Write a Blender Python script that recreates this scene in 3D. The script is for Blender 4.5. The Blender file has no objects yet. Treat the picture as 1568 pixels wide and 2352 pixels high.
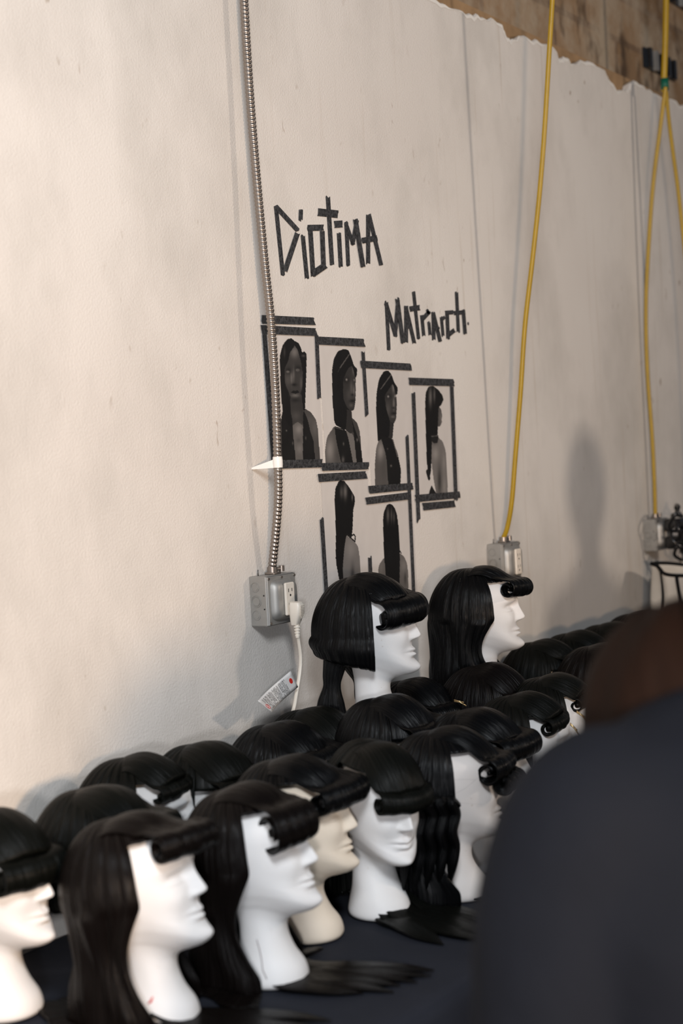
import bpy, math, random
import numpy as np
from mathutils import Vector
from math import sin, cos, pi, radians, tan, sqrt, atan2
rng = random.Random(7)
S = bpy.context.scene
COL = S.collection
# ------------------------------------------------------------------ camera
FPX = 3500.0
TH, PH, RO = radians(33.0), radians(2.14), radians(3.15)
CAM = np.array([0.0, -2.0, 1.61])
FW = np.array([cos(TH)*cos(PH), sin(TH)*cos(PH), -sin(PH)])
_r0 = np.array([sin(TH), -cos(TH), 0.0]); _u0 = np.cross(_r0, FW)
RI = cos(RO)*_r0 - sin(RO)*_u0
UP = sin(RO)*_r0 + cos(RO)*_u0
cd = bpy.data.cameras.new('camera'); cam = bpy.data.objects.new('camera', cd); COL.objects.link(cam)
from mathutils import Matrix
cam.matrix_world = Matrix(((RI[0], UP[0], -FW[0], CAM[0]), (RI[1], UP[1], -FW[1], CAM[1]),
                           (RI[2], UP[2], -FW[2], CAM[2]), (0, 0, 0, 1)))
cd.sensor_fit = 'HORIZONTAL'; cd.sensor_width = 24.0; cd.lens = 24.0*FPX/1568.0
cd.clip_start = 0.05; cd.clip_end = 60
cd.dof.use_dof = True; cd.dof.focus_distance = 3.50; cd.dof.aperture_fstop = 2.6
S.camera = cam
# ------------------------------------------------------------------ world + lights
w = bpy.data.worlds.new('world'); S.world = w; w.use_nodes = True
w.node_tree.nodes['Background'].inputs[0].default_value = (0.62, 0.68, 0.80, 1)
w.node_tree.nodes['Background'].inputs[1].default_value = 0.10
def area(name, loc, target, size, power, col, size_y=None):
    l = bpy.data.lights.new(name, 'AREA'); l.energy = power; l.color = col; l.size = size
    if size_y: l.shape = 'RECTANGLE'; l.size_y = size_y
    o = bpy.data.objects.new(name, l); COL.objects.link(o); o.location = loc
    o.rotation_euler = (Vector(target) - Vector(loc)).to_track_quat('-Z', 'Y').to_euler()
    return o
area('warm_lamp', (0.15, -2.75, 1.47), (2.3, 0, 1.4), 0.15, 54, (1.0, 0.70, 0.46))
area('vanity_lamp', (-0.9, -2.5, 1.52), (2.1, 0, 1.4), 0.18, 36, (0.95, 0.96, 1.0))
area('cool_lamp', (4.3, -3.7, 2.45), (3.6, 0, 1.6), 0.20, 28, (1.0, 0.84, 0.70))
area('high_fill', (-0.2, -2.4, 3.3), (1.5, 0, 2.0), 0.8, 84, (0.90, 0.95, 1.0))  # added overhead fill, stands for no real fixture
S.view_settings.view_transform = 'Standard'; S.view_settings.look = 'None'
S.view_settings.exposure = 0.25; S.view_settings.gamma = 1.0; S.view_settings.use_curve_mapping = False
# ------------------------------------------------------------------ helpers
def ray(px, py): return FW + (px-784)/FPX*RI - (py-1176)/FPX*UP
def aty(px, py, y=0.0): d = ray(px, py); return CAM + d*(y-CAM[1])/d[1]
def atx(px, py, x): d = ray(px, py); return CAM + d*(x-CAM[0])/d[0]
def atd(px, py, Z): return CAM + ray(px, py)*Z
def tag(o, label=None, cat=None, group=None, kind=None):
    if label: o['label'] = label
    if cat: o['category'] = cat
    if group: o['group'] = group
    if kind: o['kind'] = kind
    return o
def empty(name, loc=(0, 0, 0), rz=0.0):
    o = bpy.data.objects.new(name, None); COL.objects.link(o); o.location = loc; o.rotation_euler = (0, 0, rz)
    o.empty_display_size = 0.05
    return o
def link(name, me, mat, parent=None, smooth=True):
    o = bpy.data.objects.new(name, me); COL.objects.link(o)
    if mat and not me.materials: me.materials.append(mat)
    if parent is not None: o.parent = parent
    if smooth:
        me.polygons.foreach_set('use_smooth', [True]*len(me.polygons))
    return o
class MB:
    """collects grids, boxes and tubes of one part"""
    def __init__(s): s.v = []; s.f = []; s.uv = []; s.c = []
    def grid(s, P, closed_u=False, uv=None, col=None):
        P = np.asarray(P, float); nu, nv = P.shape[:2]; b = len(s.v)
        s.v.extend(map(tuple, P.reshape(-1, 3)))
        if uv is None:
            du = np.linalg.norm(np.diff(P, axis=0), axis=2).mean(1) if nu > 1 else np.zeros(0)
            dv = np.linalg.norm(np.diff(P, axis=1), axis=2).mean(0) if nv > 1 else np.zeros(0)
            uu = np.concatenate([[0], np.cumsum(du)]); vv = np.concatenate([[0], np.cumsum(dv)])
            uv = np.stack(np.meshgrid(uu, vv, indexing='ij'), -1)
        off = np.array([rng.random()*3, 0])
        uvf = (np.asarray(uv)+off).reshape(-1, 2)
        if col is not None: s.c.extend(map(tuple, np.asarray(col).reshape(-1, 4)))
        for i in range(nu if closed_u else nu-1):
            i2 = (i+1) % nu
            for j in range(nv-1):
                q = (i*nv+j, i2*nv+j, i2*nv+j+1, i*nv+j+1)
                s.f.append(tuple(b+k for k in q)); s.uv.extend([tuple(uvf[k]) for k in q])
        return s
    def box(s, lo, hi, bev=0.0):
        x0, y0, z0 = lo; x1, y1, z1 = hi; b = len(s.v)
        if bev <= 0:
            s.v += [(x0,y0,z0),(x1,y0,z0),(x1,y1,z0),(x0,y1,z0),(x0,y0,z1),(x1,y0,z1),(x1,y1,z1),(x0,y1,z1)]
            fs = [(0,3,2,1),(4,5,6,7),(0,1,5,4),(1,2,6,5),(2,3,7,6),(3,0,4,7)]
        else:
            e = bev; base = [(x0+e,y0),(x1-e,y0),(x1,y0+e),(x1,y1-e),(x1-e,y1),(x0+e,y1),(x0,y1-e),(x0,y0+e)]
            cx, cy = (x0+x1)/2, (y0+y1)/2
            rows = []
            for z, sh in ((z0, 1), (z0+e, 0), (z1-e, 0), (z1, 1)):
                for (x, y) in base:
                    rows.append((x - sh*e*(1 if x > cx else -1)*0.8, y - sh*e*(1 if y > cy else -1)*0.8, z))
            s.v += rows; fs = []
            for r in range(3):
                for i in range(8):
                    j = (i+1) % 8; fs.append((r*8+i, r*8+j, r*8+8+j, r*8+8+i))
            fs.append(tuple(range(7, -1, -1))); fs.append(tuple(range(24, 32)))
        for f in fs:
            s.f.append(tuple(b+k for k in f)); s.uv.extend([(s.v[b+k][0]+s.v[b+k][1], s.v[b+k][2]) for k in f])
        return s
    def tube(s, pts, rad, n=12, cap=True, flat=1.0, ridg=None):
        pts = np.asarray(pts, float); m = len(pts)
        rad = np.full(m, rad) if np.isscalar(rad) else np.asarray(rad, float)
        T = np.gradient(pts, axis=0); T /= np.linalg.norm(T, axis=1)[:, None]+1e-12
        a = np.array([0.0, 0, 1]) if abs(T[0][2]) < 0.9 else np.array([1.0, 0, 0])
        N = np.cross(T[0], a); N /= np.linalg.norm(N)
        P = np.zeros((n, m, 3))
        for j in range(m):
            N = N - T[j]*(N@T[j]); N /= np.linalg.norm(N)+1e-12
            B = np.cross(T[j], N)
            for i in range(n):
                t = 2*pi*i/n; r = rad[j]*(1+(ridg[i] if ridg is not None else 0))
                P[i, j] = pts[j] + r*(cos(t)*N + flat*sin(t)*B)
        L = np.concatenate([[0], np.cumsum(np.linalg.norm(np.diff(pts, axis=0), axis=1))])
        uu = np.arange(n)/n*2*pi*rad.max()
        b = len(s.v)
        s.grid(P, True, np.stack(np.meshgrid(uu, L, indexing='ij'), -1))
        if cap:
            for j in (0, m-1):
                q = [b+i*m+j for i in range(n)]
                if j == 0: q = q[::-1]
                s.f.append(tuple(q)); s.uv.extend([(0, 0)]*n)
        return s
    def disc(s, c, axis, r, h, n=20):
        c = np.array(c, float); ax = np.array(axis, float); ax /= np.linalg.norm(ax)
        return s.tube([c, c+ax*h], r, n)
    def poly(s, pts, off):
        """prism: polygon pts extruded by the vector off"""
        b = len(s.v); n = len(pts); off = np.array(off, float)
        for p in pts: s.v.append(tuple(p))
        for p in pts: s.v.append(tuple(np.array(p)+off))
        fs = [tuple(range(n)), tuple(range(2*n-1, n-1, -1))]
        for i in range(n): j = (i+1) % n; fs.append((j, i, n+i, n+j))
        for f in fs:
            s.f.append(tuple(b+k for k in f)); s.uv.extend([(s.v[b+k][0], s.v[b+k][2]) for k in f])
        return s
    def mesh(s, name):
        me = bpy.data.meshes.new(name); me.from_pydata(s.v, [], s.f)
        ul = me.uv_layers.new(name='uv'); ul.data.foreach_set('uv', np.array(s.uv, float).ravel())
        if s.c:
            ca = me.color_attributes.new('picture', 'FLOAT_COLOR', 'POINT'); ca.data.foreach_set('color', np.array(s.c, float).ravel())
        me.update(); return me
    def build(s, name, mat, parent=None, smooth=True, auto=None):
        o = link(name, s.mesh(name), mat, parent, smooth)
        if auto is not None:
            try: o.data.set_sharp_from_angle(angle=radians(auto))
            except Exception: pass
        return o
# ------------------------------------------------------------------ materials
def mat(name, col=(0.5, 0.5, 0.5), rough=0.5, metal=0.0, spec=0.5):
    m = bpy.data.materials.new(name); m.use_nodes = True
    b = m.node_tree.nodes['Principled BSDF']
    b.inputs['Base Color'].default_value = (*col, 1); b.inputs['Roughness'].default_value = rough
    b.inputs['Metallic'].default_value = metal; b.inputs['Specular IOR Level'].default_value = spec
    return m
def nd(m, t, **kw):
    n = m.node_tree.nodes.new(t)
    for k, v in kw.items(): setattr(n, k, v)
    return n
def lk(m, a, b): m.node_tree.links.new(a, b)
def texco(m, out='Object', scale=(1, 1, 1)):
    t = nd(m, 'ShaderNodeTexCoord'); mp = nd(m, 'ShaderNodeMapping'); mp.inputs['Scale'].default_value = scale
    lk(m, t.outputs[out], mp.inputs[0]); return mp.outputs[0]
def noise(m, vec, scale, detail=3, rough=0.5):
    n = nd(m, 'ShaderNodeTexNoise'); n.inputs['Scale'].default_value = scale; n.inputs['Detail'].default_value = detail
    n.inputs['Roughness'].default_value = rough
    lk(m, vec, n.inputs['Vector']); return n.outputs['Fac']
def ramp(m, fac, stops):
    r = nd(m, 'ShaderNodeValToRGB'); e = r.color_ramp.elements
    while len(e) < len(stops): e.new(0.5)
    for i, (p, c) in enumerate(stops):
        e[i].position = p; e[i].color = (*c, 1) if len(c) == 3 else c
    lk(m, fac, r.inputs[0]); return r.outputs[0]
def mixc(m, fac, a, b, mode='MIX'):
    n = nd(m, 'ShaderNodeMix', data_type='RGBA', blend_type=mode)
    if isinstance(fac, (int, float)): n.inputs[0].default_value = fac
    else: lk(m, fac, n.inputs[0])
    for k, v in ((6, a), (7, b)):
        if isinstance(v, tuple): n.inputs[k].default_value = (*v, 1)
        else: lk(m, v, n.inputs[k])
    return n.outputs[2]
def bump(m, h, dist, strength=1.0, prev=None):
    b = nd(m, 'ShaderNodeBump'); b.inputs['Distance'].default_value = dist; b.inputs['Strength'].default_value = strength
    lk(m, h, b.inputs['Height'])
    if prev: lk(m, prev, b.inputs['Normal'])
    return b.outputs[0]
def setn(m, n): lk(m, n, m.node_tree.nodes['Principled BSDF'].inputs['Normal'])
def setc(m, c, k='Base Color'): lk(m, c, m.node_tree.nodes['Principled BSDF'].inputs[k])

def m_wall():
    m = mat('painted_drywall', rough=0.62, spec=0.3)
    v = texco(m, 'Object')
    n1 = noise(m, v, 0.9, 4)
    c = ramp(m, n1, [(0.35, (0.70, 0.655, 0.61)), (0.65, (0.77, 0.735, 0.69))])
    # grey grime patches on the upper right part
    n2 = noise(m, texco(m, 'Object', (1, 1, 0.6)), 1.7, 5, 0.65)
    g = ramp(m, n2, [(0.46, (0, 0, 0)), (0.68, (1, 1, 1))])
    c = mixc(m, g, c, (0.52, 0.48, 0.44)) if False else c
    g2 = nd(m, 'ShaderNodeMath', operation='MULTIPLY'); lk(m, g, g2.inputs[0]); g2.inputs[1].default_value = 0.65
    c = mixc(m, g2.outputs[0], c, (0.50, 0.47, 0.43))
    # specks
    n3 = noise(m, texco(m, 'Object', (1, 1, 0.45)), 34, 2, 0.6)
    sp = ramp(m, n3, [(0.66, (0, 0, 0)), (0.73, (1, 1, 1))])
    n4 = noise(m, v, 3.1, 2)
    spm = ramp(m, n4, [(0.5, (0, 0, 0)), (0.7, (1, 1, 1))])
    mm = nd(m, 'ShaderNodeMath', operation='MULTIPLY'); lk(m, sp, mm.inputs[0]); lk(m, spm, mm.inputs[1])
    c = mixc(m, mm.outputs[0], c, (0.30, 0.22, 0.15))
    # runs
    n5 = noise(m, texco(m, 'Object', (30, 1, 1.2)), 1.0, 3, 0.6)
    rn = ramp(m, n5, [(0.60, (0, 0, 0)), (0.78, (0.6, 0.6, 0.6))])
    sx = nd(m, 'ShaderNodeSeparateXYZ'); lk(m, v, sx.inputs[0])
    gx = nd(m, 'ShaderNodeMapRange'); gx.inputs[1].default_value = 2.4; gx.inputs[2].default_value = 4.0; gx.inputs[3].default_value = 0.12; lk(m, sx.outputs[0], gx.inputs[0])
    rm = nd(m, 'ShaderNodeMath', operation='MULTIPLY'); lk(m, rn, rm.inputs[0]); lk(m, gx.outputs[0], rm.inputs[1])
    c = mixc(m, rm.outputs[0], c, (0.50, 0.42, 0.34))
    setc(m, c)
    b1 = bump(m, noise(m, v, 190, 3, 0.6), 0.0016, 0.8)
    setn(m, b1); return m
def m_hair(name, tint, rough=0.36, hl=0.5):
    m = mat(name, tint, rough, 0, hl)
    v = texco(m, 'UV', (1, 1, 1))
    a = noise(m, texco(m, 'UV', (900, 9, 1)), 1.0, 2, 0.6)
    b = noise(m, texco(m, 'UV', (210, 4, 1)), 1.0, 2, 0.5)
    n = bump(m, a, 0.0012, 1.0); n = bump(m, b, 0.0016, 0.8, n); setn(m, n)
    c = mixc(m, a, tuple(t*0.5 for t in tint), tuple(t*1.9 for t in tint)); setc(m, c)
    rr = nd(m, 'ShaderNodeMapRange'); rr.inputs[3].default_value = rough-0.08; rr.inputs[4].default_value = rough+0.14
    lk(m, b, rr.inputs[0]); setc(m, rr.outputs[0], 'Roughness')
    return m
def m_foam(name, a, b, veins=False):
    m = mat(name, a, 0.55, 0, 0.35)
    v = texco(m, 'Object')
    c = mixc(m, noise(m, v, 14, 3), a, b)
    sp = ramp(m, noise(m, v, 60, 2), [(0.74, (0, 0, 0)), (0.8, (0.5, 0.5, 0.5))])
    c = mixc(m, sp, c, (0.45, 0.36, 0.28))
    if veins:
        vo = nd(m, 'ShaderNodeTexVoronoi', feature='DISTANCE_TO_EDGE'); vo.inputs['Scale'].default_value = 11
        lk(m, texco(m, 'Object', (1, 1, 1.6)), vo.inputs['Vector'])
        cr = ramp(m, vo.outputs['Distance'], [(0.0, (0.35, 0.35, 0.35)), (0.012, (0, 0, 0))])
        nm = ramp(m, noise(m, v, 9, 2), [(0.5, (0, 0, 0)), (0.6, (1, 1, 1))])
        k = nd(m, 'ShaderNodeMath', operation='MULTIPLY'); lk(m, cr, k.inputs[0]); lk(m, nm, k.inputs[1])
        c = mixc(m, k.outputs[0], c, (0.35, 0.32, 0.32))
    setc(m, c)
    m.node_tree.nodes['Principled BSDF'].inputs['Subsurface Weight'].default_value = 0.12
    m.node_tree.nodes['Principled BSDF'].inputs['Subsurface Radius'].default_value = (0.01, 0.009, 0.008)
    setn(m, bump(m, noise(m, v, 420, 2), 0.0004, 0.6)); return m
def m_tape():
    m = mat('black_gaffer_tape', (0.030, 0.031, 0.034), 0.42, 0, 0.6)
    v = texco(m, 'Object')
    n = noise(m, texco(m, 'Object', (1, 1, 1)), 130, 4, 0.7)
    c = ramp(m, n, [(0.38, (0.009, 0.0095, 0.011)), (0.75, (0.085, 0.087, 0.094))]); setc(m, c)  # the tape's grey sheen is painted into the paler crinkles
    setn(m, bump(m, n, 0.004, 1.0)); return m
def m_metal(name, col, rough=0.4, metal=0.9):
    m = mat(name, col, rough, metal)
    v = texco(m, 'Object'); n = noise(m, v, 60, 4, 0.6)
    setc(m, mixc(m, n, tuple(c*0.88 for c in col), tuple(min(1, c*1.1) for c in col)))
    rr = nd(m, 'ShaderNodeMapRange'); rr.inputs[3].default_value = rough-0.08; rr.inputs[4].default_value = rough+0.12
    lk(m, n, rr.inputs[0]); setc(m, rr.outputs[0], 'Roughness'); return m
def m_plain(name, col, rough=0.5, spec=0.4, var=0.12, sc=40, bd=0.0005):
    m = mat(name, col, rough, 0, spec); v = texco(m, 'Object'); n = noise(m, v, sc, 3)
    setc(m, mixc(m, n, tuple(c*(1-var) for c in col), tuple(min(1, c*(1+var)) for c in col)))
    setn(m, bump(m, n, bd, 0.5)); return m
def m_cloth(name, col, rough=0.85, wr=0.01):
    m = mat(name, col, rough, 0, 0.12); v = texco(m, 'Object')
    wv = noise(m, v, 700, 1); n2 = noise(m, v, 7, 4)
    setc(m, mixc(m, n2, tuple(c*0.75 for c in col), tuple(c*1.25 for c in col)))
    n = bump(m, wv, 0.0006, 0.6); setn(m, bump(m, n2, wr, 0.5, n))
    return m
def m_upper():
    m = mat('weathered_plaster_wood', rough=0.8, spec=0.2)
    v = texco(m, 'Object')
    br = nd(m, 'ShaderNodeTexBrick'); br.inputs['Scale'].default_value = 1.0
    br.inputs['Brick Width'].default_value = 0.52; br.inputs['Row Height'].default_value = 0.16; br.inputs['Mortar Size'].default_value = 0.012
    br.inputs['Color1'].default_value = (0.33, 0.22, 0.13, 1); br.inputs['Color2'].default_value = (0.20, 0.12, 0.06, 1); br.inputs['Mortar'].default_value = (0.20, 0.13, 0.08, 1)
    mp = nd(m, 'ShaderNodeMapping'); mp.inputs['Rotation'].default_value = (radians(90), 0, 0)
    tc = nd(m, 'ShaderNodeTexCoord'); lk(m, tc.outputs['Object'], mp.inputs[0]); lk(m, mp.outputs[0], br.inputs['Vector'])
    n = noise(m, v, 3.2, 5, 0.65)
    c = mixc(m, ramp(m, n, [(0.42, (0, 0, 0)), (0.6, (1, 1, 1))]), br.outputs['Color'], (0.42, 0.34, 0.25))
    n2 = noise(m, texco(m, 'Object', (1, 1, 0.5)), 7, 4, 0.6)
    c = mixc(m, ramp(m, n2, [(0.56, (0, 0, 0)), (0.68, (1, 1, 1))]), c, (0.10, 0.065, 0.04))
    setc(m, c); setn(m, bump(m, n, 0.02, 0.6)); return m
M = dict(
    wall=m_wall(), upper=m_upper(),
    hair=m_hair('black_hair', (0.0016, 0.0017, 0.0020), 0.25, 0.13),
    hair_brown=m_hair('brown_black_hair', (0.0030, 0.0021, 0.0019), 0.28, 0.10),
    hair_matte=m_hair('matte_black_hair', (0.0027, 0.0030, 0.0024), 0.33, 0.10),
    foam=m_foam('white_foam', (0.80, 0.79, 0.78), (0.74, 0.72, 0.71)),
    foam_cream=m_foam('cream_foam', (0.80, 0.70, 0.58), (0.72, 0.62, 0.50)),
    foam_worn=m_foam('worn_foam', (0.76, 0.72, 0.69), (0.66, 0.61, 0.58), True),
    tape=m_tape(), steel=m_metal('galvanised_steel', (0.40, 0.39, 0.37), 0.5, 0.7), shiny=m_metal('conduit_steel', (0.36, 0.32, 0.29), 0.38, 1.0),
    dark_steel=m_metal('dark_steel', (0.10, 0.10, 0.10), 0.4), ivory=m_plain('ivory_plastic', (0.80, 0.72, 0.62), 0.35, 0.5, 0.04),
    white_plastic=m_plain('white_plastic', (0.82, 0.80, 0.77), 0.4, 0.5, 0.03), slot=m_plain('slot_black', (0.01, 0.01, 0.01), 0.6),
    yellow=m_plain('yellow_cable', (0.38, 0.235, 0.005), 0.38, 0.5, 0.15, 30), green=m_plain('green_tape', (0.0, 0.10, 0.06), 0.5),
    black_plastic=m_plain('black_plastic', (0.010, 0.010, 0.011), 0.22, 0.6), brass=m_metal('brass_clip', (0.75, 0.55, 0.28), 0.3),
    cloth=m_cloth('black_tablecloth', (0.020, 0.022, 0.030), 0.8, 0.012), canvas=m_cloth('cream_canvas', (0.62, 0.58, 0.52), 0.9, 0.01),
    black_fabric=m_cloth('black_fabric', (0.008, 0.008, 0.009)), shirt=m_cloth('navy_shirt', (0.0030, 0.0042, 0.0075), 0.85, 0.02),
    skin=m_plain('dark_skin', (0.022, 0.009, 0.005), 0.5), trousers=m_cloth('black_trousers', (0.01, 0.01, 0.012)),
    p_hair=m_hair('auburn_black_hair', (0.007, 0.0034, 0.0022), 0.6, 0.04),
    floor=m_plain('concrete_floor', (0.22, 0.20, 0.18), 0.6, 0.4, 0.3, 3, 0.002), wood=m_plain('raw_timber', (0.34, 0.22, 0.12), 0.75, 0.2, 0.45, 14, 0.003),
    gypsum=m_plain('bare_gypsum', (0.80, 0.78, 0.74), 0.85, 0.2, 0.08, 50, 0.001), dark=m_plain('dark_metal_grille', (0.012, 0.016, 0.022), 0.4),
    lipstick=m_plain('lipstick', (0.62, 0.06, 0.05), 0.5), seam=m_plain('seam_grey', (0.25, 0.22, 0.22), 0.7), paper_red=m_plain('red_ink', (0.65, 0.03, 0.02), 0.6), ink=m_plain('black_ink', (0.05, 0.045, 0.045), 0.6), tagw=m_plain('tag_paper', (0.80, 0.77, 0.74), 0.5, 0.4, 0.03),
    laminate=m_plain('grey_laminate', (0.30, 0.30, 0.30), 0.5))
pm = mat('printed_paper', rough=0.42, spec=0.4); at_ = nd(pm, 'ShaderNodeAttribute', attribute_name='picture'); setc(pm, at_.outputs['Color'])
setn(pm, bump(pm, noise(pm, texco(pm, 'Object'), 9, 2), 0.01, 0.4)); M['print'] = pm

# ------------------------------------------------------------------ structure
# the torn edge of the plasterboard, as pixels of the photo mapped on the wall plane
tear = [(1000,0),(1040,22),(1080,33),(1110,42),(1150,56),(1160,80),(1172,98),(1182,92),(1205,84),(1240,100),(1272,112),(1284,140),(1300,136),(1318,148),(1352,142),(1388,162),(1396,182),(1418,213),(1440,214),(1452,190),(1470,196),(1500,215),(1535,228),(1568,246)]
tw = [aty(a, b) for a, b in tear]
rr = random.Random(3)
pts = [(-1.5, 2.86), (0.8, 2.84), (2.2, 2.85), (3.2, 2.83)]
for i in range(len(tw)-1):
    a, b = tw[i], tw[i+1]
    for k in range(4):
        t = k/4; pts.append((a[0]*(1-t)+b[0]*t, a[2]*(1-t)+b[2]*t + (rr.uniform(-.008, .008) if k else 0)))
x = pts[-1][0]+0.05
while x < 8.4:
    pts.append((x, 2.84+rr.uniform(-.03, .02))); x += 0.06
mb = MB(); n = len(pts)
P = np.zeros((n, 2, 3))
for i, (x, z) in enumerate(pts): P[i, 0] = (x, 0, 0); P[i, 1] = (x, 0, z)
mb.grid(P)
Q = np.zeros((n, 3, 3))
for i, (x, z) in enumerate(pts):
    Q[i, 0] = (x, 0, z); Q[i, 1] = (x, 0.004, z+0.004); Q[i, 2] = (x, 0.03, z-0.004)
mb.grid(Q)
o = mb.build('wall_back', M['wall'], None, False); tag(o, kind='structure')
mb = MB()
Q = np.zeros((n, 3, 3))
for i, (x, z) in enumerate(pts):
    d = 0.010*(0.5+0.5*sin(x*31))*(1 if x > 3.6 else 0.2)
    Q[i, 0] = (x, -0.0012, z-d-0.001); Q[i, 1] = (x, -0.0016, z); Q[i, 2] = (x, 0.012, z+0.002)
mb.grid(Q); tag(mb.build('trim_1', M['gypsum'], None, False), kind='structure')
mb = MB(); mb.box((-1.5, 0.10, 0), (8.4, 0.2, 4.6)); tag(mb.build('wall_upper', M['upper'], None, False), kind='structure')
mb = MB(); mb.box((-1.5, 0.032, 2.80), (8.4, 0.098, 2.875)); tag(mb.build('trim_2', M['wood'], None, False), kind='structure')
mb = MB(); mb.box((-3.5, -5.5, -0.1), (8.4, 0.2, 0)); tag(mb.build('floor', M['floor'], None, False), kind='structure')
# dark grilles let into the masonry
def grille(x0, x1, z0, z1, label):
    e = empty('vent_grille', ((x0+x1)/2, 0.098, z0))
    f = MB(); f.box((x0, 0.090, z0), (x1, 0.0995, z1)); g = f.build('backing', M['dark'], None, False); g.parent = e; g.location = (-(x0+x1)/2, -0.098, -z0)
    k = 5
    for i in range(k):
        xx = x0+(i+0.5)*(x1-x0)/k
        b = MB(); b.box((xx-0.012, 0.075, z0), (xx+0.012, 0.090, z1)); q = b.build('bar', M['steel'] if i == 1 else M['black_plastic'], None, False); q.parent = e; q.location = (-(x0+x1)/2, -0.098, -z0)
    tag(e, label, 'vent', 'dark grilles in the bare masonry')
a = aty(1480, 120, 0.09); b = aty(1552, 205, 0.09); grille(a[0], b[0], b[2]+0.03, a[2]+0.02, 'dark barred grille in the bare masonry just above the torn board edge')
a = aty(1536, 0, 0.09); b = aty(1590, 50, 0.09); grille(a[0], b[0]+0.15, b[2]+0.03, a[2]+0.2, 'dark barred grille cut off by the top right corner of the photo')

# ------------------------------------------------------------------ table
TZ = 0.75
for i, x0 in enumerate((1.2, 3.05, 4.9)):
    t = empty('folding_table', (x0+0.91, -0.41, 0))
    def put(mb, nm, mt, sm=False): q = mb.build(nm, mt, t, sm); q.location = (-(x0+0.91), 0.41, 0); return q
    put(MB().box((x0, -0.79, TZ-0.045), (x0+1.82, -0.03, TZ-0.006), 0.006), 'tabletop', M['laminate'])
    for sx in (x0+0.2, x0+1.62):
        for sy in (-0.70, -0.12):
            put(MB().tube([(sx, sy, 0.0), (sx, sy, TZ-0.045)], 0.014), 'leg', M['dark_steel'], True)
    tag(t, ['folding table under the left end of the black cloth', 'middle folding table under the black cloth', 'folding table under the right end of the black cloth'][i], 'table', 'folding tables under the black cloth')
# cloth: top sheet with faint wrinkles + front drape with folds
nx, ny = 260, 60
P = np.zeros((nx, ny, 3))
X = np.linspace(1.15, 6.78, nx)
for i, x in enumerate(X):
    for j in range(ny):
        s = j/(ny-1)*1.50
        if s < 0.78:
            y = -0.02-s; z = TZ + 0.0008*sin(x*23+y*9) + 0.0010*sin(x*7-y*17)
        else:
            k = s-0.78; r = 0.012; ang = min(k/r, pi/2)
            fold = (0.022*sin(x*19+0.8*sin(x*5)) + 0.009*sin(x*43))*min(1, max(0, k-0.02)/0.25)
            y = -0.80 - r*sin(ang) - fold - 0.02*min(1, k/0.3); z = TZ - r*(1-cos(ang)) - max(0, k-r*pi/2)
        P[i, j] = (x, y, z)
o = MB().grid(P).build('tablecloth', M['cloth']); tag(o, 'black cloth spread over the tables and hanging down in folds at the front', 'tablecloth')

# ------------------------------------------------------------------ mannequin head mesh
ROWS = [ # front(f,z) side(w,y,z) back(b,z)
 ((.050,.0),(.046,0,.0),(-.048,.0)), ((.058,.003),(.054,0,.003),(-.055,.003)), ((.061,.012),(.057,0,.012),(-.058,.012)),
 ((.056,.030),(.053,-.001,.030),(-.055,.030)), ((.040,.052),(.045,-.004,.055),(-.051,.055)), ((.029,.076),(.040,-.006,.085),(-.050,.085)),
 ((.030,.096),(.039,-.008,.110),(-.051,.110)), ((.042,.107),(.042,-.006,.128),(-.054,.130)), ((.064,.112),(.047,-.003,.139),(-.060,.146)),
 ((.080,.116),(.051,.001,.148),(-.067,.162)), ((.089,.124),(.055,.003,.157),(-.075,.177)), ((.0880,.137),(.0585,.003,.168),(-.084,.190)),
 ((.083,.150),(.0615,.001,.179),(-.091,.202)), ((.081,.163),(.0640,-.002,.190),(-.096,.213)), ((.081,.177),(.0660,-.004,.201),(-.099,.223)),
 ((.081,.192),(.0680,-.007,.212),(-.101,.232)), ((.080,.208),(.0695,-.009,.223),(-.100,.240)), ((.081,.224),(.0700,-.011,.234),(-.098,.248)),
 ((.083,.239),(.0695,-.012,.246),(-.095,.256)), ((.083,.254),(.0670,-.013,.258),(-.089,.265)), ((.078,.268),(.0610,-.014,.270),(-.080,.275)),
 ((.065,.282),(.0500,-.015,.283),(-.066,.285)), ((.044,.293),(.0340,-.015,.293),(-.050,.293)), ((.010,.2995),(.0150,-.015,.2985),(-.034,.2985)),
 ((-.012,.3005),(.002,-.015,.3003),(-.018,.3003))]
def cr(arr, t):
    """Catmull-Rom through rows of arr at parameters t"""
    arr = np.asarray(arr, float); n = len(arr); t = np.clip(t, 0, n-1-1e-9); i = np.floor(t).astype(int); f = (t-i)[:, None]
    g = lambda k: arr[np.clip(k, 0, n-1)]
    p0, p1, p2, p3 = g(i-1), g(i), g(i+1), g(i+2)
    return 0.5*((2*p1)+(-p0+p2)*f+(2*p0-5*p1+4*p2-p3)*f*f+(-p0+3*p1-3*p2+p3)*f**3)
def spl(pts, n): pts = np.asarray(pts, float); return cr(pts, np.linspace(0, len(pts)-1, n))
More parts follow.
